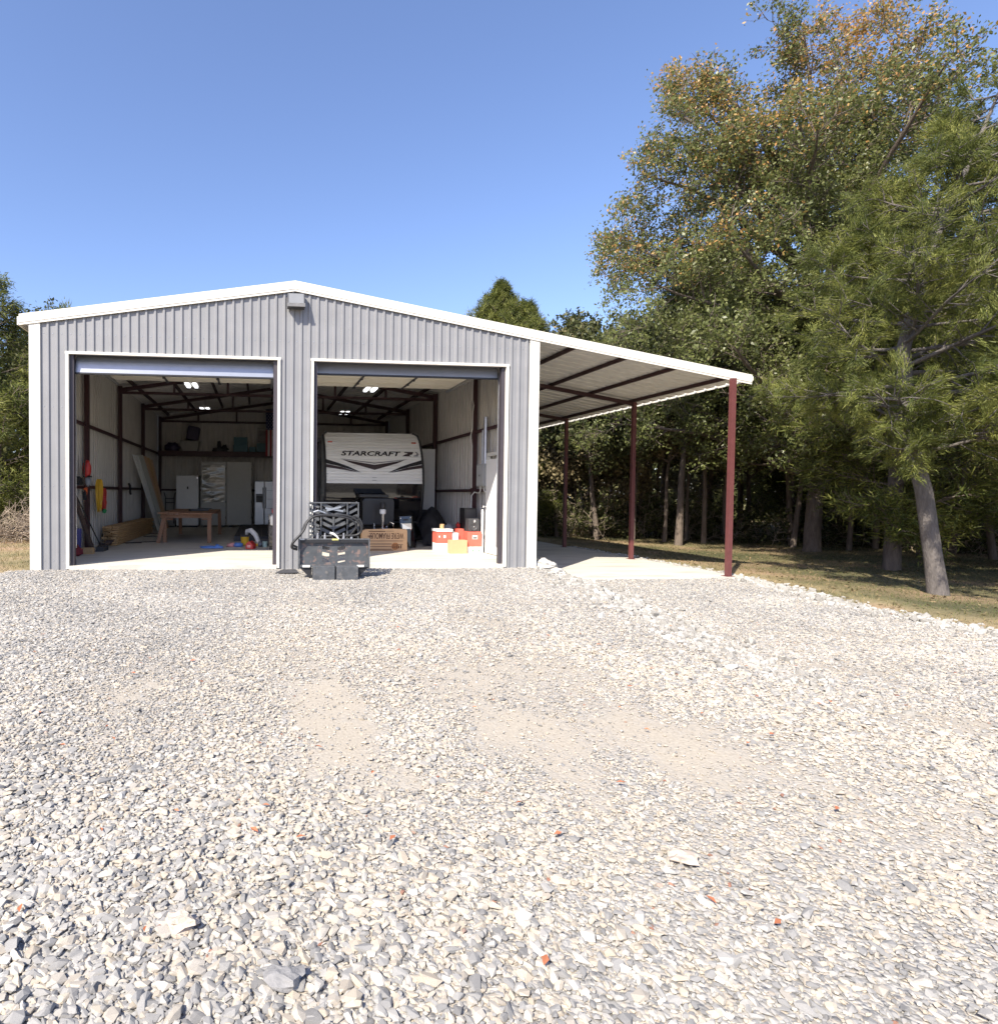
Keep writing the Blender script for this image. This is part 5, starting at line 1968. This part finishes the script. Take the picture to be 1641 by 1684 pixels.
def conifer(seed, h, nl):
    t = Tree(seed)
    ap = [(0, 0, -.3), (0, 0, 0), (.05, 0, h * .5), (0, 0, h)]
    t.limb(ap, [.24, .19, .13, .012], 7)
    spray_tree(t, ap, 120, h * .62, h * .995, 2.3, .55, lambda u: min(1, (1 - u) * h * .38 * .66 / 2.3) + .04)
    return t.wood('conifer_wood', M_bark), t.leaves('conifer_leaves', M_cedar, max(1, int(nl / len(t.anchor))), .15, .24, .06, cedar_tint, .7, -.1, True)

CO = [conifer(61, 12.0, 110000)]
BR = [broad(31, 10.5, 3.2, 26000, M_leafdark, .16, .42), broad(32, 9.0, 2.9, 24000, M_leafdark, .15, .40), broad(33, 8.0, 2.7, 20000, M_leafdry, .13, .16), broad(34, 9.5, 1.9, 13000, M_leafdark, .16, .50, .8, .8), broad(35, 8.5, 1.7, 9000, M_leafdry, .14, .42, .8, .75)]
JU = [juniper(41, 9.0, 2.4, 52000), juniper(42, 7.0, 2.1, 46000, .2)]

def plant(kind, i, x, y, label, rot, scl, name=None, group=None):
    me = {'b': BR, 'j': JU, 'c': CO}[kind][i]
    nm = name or ('woodland_tree' if kind == 'b' else 'juniper_tree')
    put(nm, me[0], me[1], label, (x, y, gz(x, y) - .05), rot, scl, group)

# trunks that can be told apart along the lawn
plant('b', 0, 18.2, 8.3, 'dark-trunked tree between the middle and front carport posts', .4, (1.0, 1.0, 1.05))
plant('b', 1, 20.9, 9.4, 'forked tree just right of the front carport post', 2.1, 1.1)
plant('b', 0, 22.9, 4.5, 'slim tree at the wood edge just left of the leaning cedar', 3.3, .95)
plant('b', 1, 16.6, 10.6, 'twin-stemmed tree between the two rear carport posts', 1.2, .95)
plant('b', 2, 17.5, 12.6, 'tan-leaved tree behind the twin-stemmed tree', 5.0, 1.06)
plant('b', 2, 16.1, 13.8, 'tan-leaved tree just past the rear carport post', 2.4, 1.12)
plant('j', 1, 14.75, 12.9, 'bushy green juniper beside the rear carport post', .5, (.9, .9, .62))
# conifers that rise behind the roof
plant('c', 0, 15.74, 18.0, 'pointed conifer rising above the garage roof', 1.0, 1.0, 'conifer_tree')
plant('c', 0, 17.2, 18.4, 'shorter conifer beside the pointed one above the roof', 2.5, (.95, .95, .935), 'conifer_tree')
plant('b', 2, 18.3, 15.4, 'tan-leaved tree rising over the carport roof beside the garage', 3.7, (1.15, 1.15, 1.22))
# cedars at the right edge
plant('j', 0, 19.2, -2.0, 'dense cedar at the far right edge of the lawn', 1.7, (1.25, 1.25, 1.12), 'cedar_tree')
plant('j', 0, 18.6, 1.6, 'cedar behind the leaning cedar on the lawn', .2, (1.15, 1.15, 1.0), 'cedar_tree')
plant('j', 0, 22.5, 1.0, 'cedar deeper in the wood right of the leaning cedar', 3.0, (1.2, 1.2, 1.2), 'cedar_tree')
# left of the garage
plant('j', 0, -4.4, 9.2, 'large dark cedar at the left edge beside the garage', .9, (1.15, 1.15, .93), 'cedar_tree')
plant('j', 1, -2.7, 10.4, 'cedar close to the left garage wall', 2.2, (1.0, 1.0, 1.08), 'cedar_tree')
plant('b', 1, -2.3, 17.6, 'thin tree top showing above the left end of the roof', .8, (.8, .8, .98))
plant('j', 0, -7.2, 11.5, 'cedar behind the large dark one at the left edge', 4.0, 1.05, 'cedar_tree')
plant('b', 0, -6.0, 15.5, 'leafy tree far behind the cedars at the left edge', 1.0, .95)
# the wood behind
rnd = random.Random(77)
WOODS = 'trees of the shaded wood behind the lawn'
row = []
for (x0, y0, x1, y1, n) in ((17.6, 16.5, 30, 8.5, 8), (21.0, 21, 36, 9, 9), (24, 25, 44, 10, 9), (26.5, 3.5, 31, -6, 5), (30, 6, 40, -6, 5)):
    for i in range(n):
        u = (i + .5) / n
        row.append((x0 + (x1 - x0) * u + rnd.uniform(-.8, .8), y0 + (y1 - y0) * u + rnd.uniform(-.9, .9)))
for i, (x, y) in enumerate(row):
    k = rnd.choice(['b0', 'b1', 'b1', 'b0', 'b2', 'j0'])
    plant(k[0], int(k[1]), x, y, 'tree in the shaded wood behind the lawn', rnd.uniform(0, 6.28), (rnd.uniform(1, 1.25), rnd.uniform(1, 1.25), rnd.uniform(.85, 1.12)), 'woodland_tree', WOODS)

SLIM = 'slender trunks at the wood edge'
slim = [(15.3, 13.6), (16.9, 12.9), (17.9, 10.4), (15.9, 12.3), (18.6, 9.6), (19.6, 8.9), (21.6, 7.4), (22.6, 6.4), (24.0, 3.6), (19.3, 12.4), (19.9, 10.2), (21.9, 10.8), (22.3, 8.2), (23.6, 9.6), (24.2, 7.0), (25.0, 5.4), (25.6, 8.0), (26.2, 3.2), (18.7, 14.0), (20.8, 13.2), (24.6, 2.2), (27.5, 5.6)]
for i, (x, y) in enumerate(slim):
    plant('b', 3 + (i % 3 == 1), x, y, 'slender bare-stemmed tree at the edge of the shaded wood', rnd.uniform(0, 6.28), (1, 1, rnd.uniform(.85, 1.05)), 'slender_tree', SLIM)

# undergrowth along the wood edge: one tangled mass
ug = Tree(55)
edge = [(13.9, 14.5), (15.6, 12.2), (18, 11.2), (20.5, 10.8), (23.5, 8.2), (24.8, 6.0), (26.0, 4.0), (27, 0), (27.5, -5)]
ea = np.array(edge)
seg = np.linspace(0, len(edge) - 1.001, 260)
for s_ in seg:
    i = int(s_)
    p = ea[i] + (ea[i + 1] - ea[i]) * (s_ - i) + ug.r.normal(0, .9, 2) + np.array([.9, .9])
    z = gz(*p) - .05
    h = ug.r.uniform(.5, 2.6)
    d = np.array([ug.r.normal(0, .5), ug.r.normal(0, .5), 1])
    ug.branch(ug.path((p[0], p[1], z), d, h, 5, .2, .02), .012, .004, 0, 2, [9, 4], [.7, .35], .6, .02, 4, .1)
def ug_tint(c, idx, r):
    return np.clip(r.beta(2, 2, len(c)) * .9, 0, 1)
wood_me = ug.wood('undergrowth_stems', M_twig)
leaf_me = ug.leaves('undergrowth_leaves', M_leafdark, max(1, int(16000 / len(ug.anchor))), .13, .6, .10, ug_tint, .2, .1)
o = bpy.data.objects.new('undergrowth', leaf_me)
COL.objects.link(o)
tag(o, 'tangled undergrowth along the edge of the shaded wood', 'undergrowth', kind='stuff')
o2 = bpy.data.objects.new('stems', wood_me)
COL.objects.link(o2)
o2.parent = o
# far wood: one mass closing the view
fw_ = Tree(66)
ring = []
for a in np.linspace(-75, 100, 420):
    rr = fw_.r.uniform(44, 66)
    ring.append((5 + rr * math.sin(R(a)), 2 + rr * math.cos(R(a)) * .8, fw_.r.uniform(0, 1)))
for x, y, u in ring:
    h = fw_.r.uniform(5.5, 9.5)
    z = gz(x, y) - .3 - .004 * max(0, math.hypot(x - 5, y) - 60)
    for k in range(16):
        zz = h * (k + fw_.r.uniform(0, 1)) / 16
        a = fw_.r.uniform(0, 6.28)
        rad = 2.6 * math.sqrt(max(.05, 1 - (zz / h) ** 2)) * fw_.r.uniform(.3, 1)
        fw_.anchor.append(np.array([x + rad * math.cos(a), y + rad * math.sin(a), z + zz]))
        fw_.adir.append(np.array([0, 0, 1.0]))
fm = fw_.leaves('far_wood', M_leafdark, 12, .62, .7, .55, ug_tint, .1, 0)
o = bpy.data.objects.new('far_wood', fm)
COL.objects.link(o)
tag(o, 'far wood closing the view all round', 'wood', kind='stuff')

# brush pile beside the left wall
bp2 = Tree(88)
for i in range(170):
    x, y = bp2.r.uniform(-5.6, -1.1), bp2.r.uniform(6.2, 8.4)
    z = gz(x, y) + bp2.r.uniform(0, .32)
    d = np.array([bp2.r.normal(0, 1), bp2.r.normal(-.2, .5), bp2.r.uniform(-.05, .7)])
    bp2.branch(bp2.path((x, y, z), d, bp2.r.uniform(.6, 1.6), 5, .16, -.02), .018, .005, 0, 2, [5, 3], [.45, .22], .6, .0, 4, .2)
me = bp2.wood('brush_pile', M_twig)
o = bpy.data.objects.new('brush_pile', me)
COL.objects.link(o)
tag(o, 'pile of dead branches beside the left garage wall', 'brush pile', kind='stuff')

# ------------------------------------------------------------------ lawn grass, dry leaves
gr = np.random.default_rng(5)
def blades(n, xs, ys, keep, h, w, tintf):
    out, tt = [], []
    P_ = np.stack([gr.uniform(*xs, n), gr.uniform(*ys, n)], 1)
    P_ = np.array([p for p in P_ if keep(p[0], p[1])])
    z = np.array([ground_z(p[0], p[1]) for p in P_])
    n = len(P_)
    a = gr.uniform(0, 6.28, n)
    hh = h * gr.uniform(.4, 1.3, n)
    lean = gr.normal(0, .45, (n, 2)) * hh[:, None]
    base = np.column_stack([P_, z - .01])
    sd = np.column_stack([np.cos(a), np.sin(a), np.zeros(n)]) * w
    tip = base + np.column_stack([lean, hh])
    v = np.stack([base - sd, base + sd, tip], 1).reshape(-1, 3)
    return v, np.arange(n * 3).reshape(-1, 3), tintf(P_, n)
def lawn_keep(x, y):
    if x > 10:
        return x > interp(EDGE, y) + .12 and not (9 < x < 13.4 and y > -.3)
    return x < interp(LEDGE, y) - .05 and x < -.05
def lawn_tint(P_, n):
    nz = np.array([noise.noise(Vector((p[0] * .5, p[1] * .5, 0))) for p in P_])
    wr = np.array([worn_vs_shade(p[0], p[1]) for p in P_])
    return np.clip(.24 + .38 * wr + nz * .35 + gr.normal(0, .14, n), 0, 1)  # blades beyond the bare edge tinted darker, painted tree shade
v1, f1, t1 = blades(52000, (12.2, 25), (-8, 12), lawn_keep, .05, .006, lawn_tint)
v2, f2, t2 = blades(16000, (-5.5, 0), (-2, 8), lawn_keep, .06, .006, lawn_tint)
me = np_mesh('lawn_grass', np.concatenate([v1, v2]), np.concatenate([f1, f2 + len(v1)]), M_blade, np.concatenate([t1, t2]))
o = bpy.data.objects.new('lawn_grass', me)
COL.objects.link(o)
tag(o, 'short dry lawn grass on both sides of the drive', 'grass', kind='stuff')
def litter(n, xs, ys):
    P_ = np.stack([gr.uniform(*xs, n), gr.uniform(*ys, n)], 1)
    P_ = np.array([p for p in P_ if lawn_keep(p[0], p[1])])
    n = len(P_)
    z = np.array([ground_z(p[0], p[1]) for p in P_]) + .015
    c_ = np.column_stack([P_, z])
    a = gr.uniform(0, 6.28, n)
    L_ = gr.uniform(.02, .045, n)[:, None]
    u = np.column_stack([np.cos(a), np.sin(a), gr.normal(0, .3, n)]) * L_
    w = np.column_stack([-np.sin(a), np.cos(a), gr.normal(0, .3, n)]) * L_ * .55
    v = np.stack([c_ - u, c_ - w, c_ + u, c_ + w], 1).reshape(-1, 3)
    return np_mesh('lawn_leaves', v, np.arange(n * 4).reshape(-1, 4), M_leafdry, gr.uniform(0, 1, n))
o = bpy.data.objects.new('lawn_leaves', litter(9000, (12.2, 25), (-7, 11)))
COL.objects.link(o)
tag(o, 'dry fallen leaves strewn over the lawn', 'leaves', kind='stuff')
v3, f3, t3 = blades(9000, (13.4, 19), (8.5, 14.5), lambda x, y: y > 20.5 - .55 * x + 1.2, .45, .008, lambda P_, n: np.clip(gr.beta(2, 2, n), 0, 1))
me = np_mesh('tall_grass', v3, f3, M_blade, t3)
o = bpy.data.objects.new('tall_grass', me)
COL.objects.link(o)
tag(o, 'tall dry grass along the wood edge behind the carport', 'grass', kind='stuff')

# ------------------------------------------------------------------ gravel: loose stones scattered over the drive
def stone_meshes(prefix, mat, n, seed, flat):
    import bmesh
    rr = random.Random(seed)
    coll = bpy.data.collections.new(prefix)
    for i in range(n):
        bm = bmesh.new()
        for k in range(17):
            d = Vector((rr.gauss(0, 1), rr.gauss(0, 1), rr.gauss(0, 1))).normalized()
            k_ = rr.uniform(.8, 1.05)
            bm.verts.new((d.x * .5 * k_ * rr.uniform(.95, 1.15), d.y * .36 * k_, d.z * flat * k_))
        bmesh.ops.convex_hull(bm, input=bm.verts)
        for vv in [q for q in bm.verts if not q.link_faces]:
            bm.verts.remove(vv)
        me = bpy.data.meshes.new(prefix)
        bm.to_mesh(me)
        bm.free()
        me.materials.append(mat)
        o = bpy.data.objects.new(prefix, me)
        coll.objects.link(o)
    return coll


def scatter(name, pts, rot, scl, tint, coll, label, cat):
    me = bpy.data.meshes.new(name)
    n = len(pts)
    me.vertices.add(n)
    me.vertices.foreach_set('co', pts.astype(np.float32).ravel())
    for nm, ty, arr, key in (('rot', 'FLOAT_VECTOR', rot, 'vector'), ('scl', 'FLOAT_VECTOR', scl, 'vector'), ('tint', 'FLOAT', tint, 'value')):
        a = me.attributes.new(nm, ty, 'POINT')
        a.data.foreach_set(key, arr.astype(np.float32).ravel())
    a = me.attributes.new('pick', 'INT', 'POINT')
    a.data.foreach_set('value', np.random.default_rng(3).integers(0, 1000, n).astype(np.int32))
    me.update()
    o = bpy.data.objects.new(name, me)
    COL.objects.link(o)
    tag(o, label, cat, kind='stuff')
    g = bpy.data.node_groups.new(name + '_scatter', 'GeometryNodeTree')
    g.interface.new_socket('Geometry', in_out='INPUT', socket_type='NodeSocketGeometry')
    g.interface.new_socket('Geometry', in_out='OUTPUT', socket_type='NodeSocketGeometry')
    N, L = g.nodes, g.links
    gi, go = N.new('NodeGroupInput'), N.new('NodeGroupOutput')
    ip = N.new('GeometryNodeInstanceOnPoints')
    ci = N.new('GeometryNodeCollectionInfo')
    ci.inputs['Collection'].default_value = coll
    ci.inputs['Separate Children'].default_value = True
    ci.inputs['Reset Children'].default_value = True
    def attr(nm, ty):
        a_ = N.new('GeometryNodeInputNamedAttribute')
        a_.data_type = ty
        a_.inputs['Name'].default_value = nm
        return a_.outputs['Attribute']
    L.new(gi.outputs[0], ip.inputs['Points'])
    L.new(ci.outputs[0], ip.inputs['Instance'])
    ip.inputs['Pick Instance'].default_value = True
    L.new(attr('pick', 'INT'), ip.inputs['Instance Index'])
    L.new(attr('rot', 'FLOAT_VECTOR'), ip.inputs['Rotation'])
    L.new(attr('scl', 'FLOAT_VECTOR'), ip.inputs['Scale'])
    L.new(ip.outputs[0], go.inputs[0])
    md = o.modifiers.new('scatter', 'NODES')
    md.node_group = g
    return o


gr = np.random.default_rng(9)
def cand(n, ymin, ymax):
    """candidate stones, thicker near the viewer, thinner far away and to the sides"""
    y = gr.uniform(ymin, ymax, n)
    d = np.hypot(0, y - CAM.y) + .5
    x = CAM.x + .9 + gr.uniform(-1, 1, n) * 1.0 * (np.maximum(d, 1) * 1.35 + 1.2)
    return x, y
NS = 760000
yy_ = CAM.y + .6 + (10.6) * gr.uniform(0, 1, NS) ** .62
dd_ = yy_ - CAM.y
xx_ = CAM.x + dd_ * .42 + gr.uniform(-1, 1, NS) * (dd_ * 1.15 + 1.3)
xx_[:70000] = gr.uniform(-4.2, 3.5, 70000)
yy_[:70000] = gr.uniform(-10.8, -.05, 70000)
keepm = np.zeros(NS, bool)
zz_ = np.zeros(NS)
sn = np.zeros(NS)
ru = gr.uniform(0, 1, NS)
for i in range(NS):
    x, y = xx_[i], yy_[i]
    if not in_drive(x, y, .05) or y > -.04:
        continue
    s_ = sandf(x, y)
    if ru[i] < min(.88, s_ * 1.05):
        continue
    keepm[i] = True
    zz_[i] = gz(x, y)
    sn[i] = s_
ii = np.where(keepm)[0]
n = len(ii)
size = gr.lognormal(math.log(.0188), .44, n)
# coarser loose stone toward the near left, packed fines in the wheel tracks
px_, py_ = xx_[ii], yy_[ii]
coarse = np.clip((-py_ - 8.1) / 1.4, 0, 1) * np.clip((6.4 - px_) / 2.4, .25, 1) + .35 * np.clip((3.2 - px_) / 2.0, 0, 1)
trk = np.array([noise.noise(Vector((a * .75, b * .28, 4))) for a, b in zip(px_, py_)])
size *= 1 + .36 * np.clip(coarse, 0, 1.1) + .30 * trk
size *= 1 - .35 * sn[ii]
size = np.clip(size, .009, .062)
dist = yy_[ii] - CAM.y
asp = gr.uniform(.75, 1.2, (n, 3))
scl = size[:, None] * asp * np.array([1.15, 1.05, 1.0])
rot = np.column_stack([gr.normal(0, .15, n), gr.normal(0, .15, n), gr.uniform(0, 6.28, n)])
pts = np.column_stack([xx_[ii], yy_[ii], zz_[ii] + size * gr.uniform(-.13, .16, n)])
tn = gr.beta(1.5, 1.5, n)
pn = np.array([noise.noise(Vector((p[0] * .8, p[1] * .8, 12))) for p in pts])
tn = np.clip(tn + pn * .22, 0, .97)
dst = np.array([dust(a, b) for a, b in zip(px_, py_)])
tn = np.where(gr.uniform(0, 1, n) < dst * .55, gr.normal(.77, .06, n), tn)
rust = (gr.uniform(0, 1, n) < .004) & (size < .03)
tn = np.where(rust, gr.uniform(.98, 1, n), tn)
stones = stone_meshes('stone_shapes', M_stone, 10, 4, .25)
scatter('gravel', pts, rot, scl, tn, stones, 'loose crushed grey stone covering the drive', 'gravel')

# coarse pale rocks along the bank and the lawn's edge
rk = []
for i in range(7400):
    if i < 3600:
        y = gr.uniform(-7.6, .75)
        u = abs(gr.normal(0, 1))
        x = interp(BANK, y) + .25 + gr.normal(0, .28) + .05 * y * 0
        if gr.uniform(0, 1) > sstep(-9.2, -3.5, y) * 1.05 or (y > -.05 and x < 9.24):
            continue
        if y > -.36 and x > 9.95:
            continue
        sz = np.clip(gr.lognormal(math.log(.058), .40), .028, .15) * (.65 + .35 * sstep(-8, -2, y))
    else:
        y = gr.uniform(-9, 7)
        x = interp(EDGE, y) + gr.normal(0, .14) - (.02 if y < 0 else 0.04)
        if y > -.35 and x < 13.3:
            x = 13.3 + abs(x - 13.3)
        sz = np.clip(gr.lognormal(math.log(.060), .38), .03, .13)
    rk.append((x, y, (SLAB2 - .06 if (x > 13.2 and y > -.35) else gz(x, y)) + sz * gr.uniform(-.14, .16), sz))
rk = np.array(rk)
n = len(rk)
scl = rk[:, 3:4] * gr.uniform(.8, 1.25, (n, 3)) * np.array([1.15, 1.25, 1.25])
rot = np.column_stack([gr.normal(0, .5, n), gr.normal(0, .5, n), gr.uniform(0, 6.28, n)])
lime = stone_meshes('rock_shapes', M_lime, 8, 12, .36)
scatter('rock_border', rk[:, :3], rot, scl, gr.uniform(0, 1, n), lime, 'rubble of pale limestone along the drive bank and lawn edge', 'rubble')

# a few rocks big enough to pick out
def rock(label, x, y, size, mat, seed, flat=.7):
    mb = MB().lump((x, y, gz(x, y) + size * .22), (size * .62, size * .5, size * .42 * flat), seed, .35, 1.7, 11, 7)
    return solo('rock', mb, mat, label, 'rock')
M_rockpale = mk('pale_rock', (.50, .42, .34), .9, var=.25, scale=14, bump=.6, bscale=30)
M_rockgrey = mk('grey_rock', (.25, .243, .235), .9, var=.25, scale=14, bump=.6, bscale=30)
M_rockwhite = mk('white_rock', (.56, .535, .48), .9, var=.15, scale=10, bump=.6, bscale=20)
rock('tan rock lying among reddish leaves in the left foreground gravel', 3.70, -9.17, .085, M_rockpale, 3)
rock('grey oval rock in the near gravel at the bottom of the picture', 4.02, -9.42, .085, M_rockgrey, 5)
rock('pale flat rock in the right foreground gravel', 5.55, -8.98, .085, M_rockpale, 7, .4)
rock('largest white rock at the foot of the right garage corner', 9.42, .10, .34, M_rockwhite, 9, .8)
rock('white rock at the top of the bank just below the garage corner', 9.36, -.55, .20, M_rockwhite, 14, .7)
# fallen leaves on the gravel
lf = MB()
rr = random.Random(31)
for i in range(90):
    d = rr.uniform(1.2, 7.5)
    x = CAM.x + d * .3 + rr.uniform(-1, 1) * d * .9
    y = CAM.y + d
    if not in_drive(x, y, -.1):
        continue
    a = rr.uniform(0, 6.28)
    s_ = rr.uniform(.012, .026)
    z = gz(x, y) + .022
    rot = Matrix.Rotation(a, 3, 'Z') @ Matrix.Rotation(rr.uniform(-.5, .5), 3, 'X')
    p = [Vector((x, y, z)) + rot @ Vector(q) for q in ((-s_, 0, 0), (0, -s_ * .45, .004), (s_, 0, 0), (0, s_ * .45, .006))]
    lf.add(p, [(0, 1, 2, 3)])
lv = lf.build('fallen_leaves', mk('fallen_leaf', (.42, .15, .07), .8, var=.4, scale=3))
tag(lv, 'scattered small reddish leaves on the gravel', 'leaves', kind='stuff')
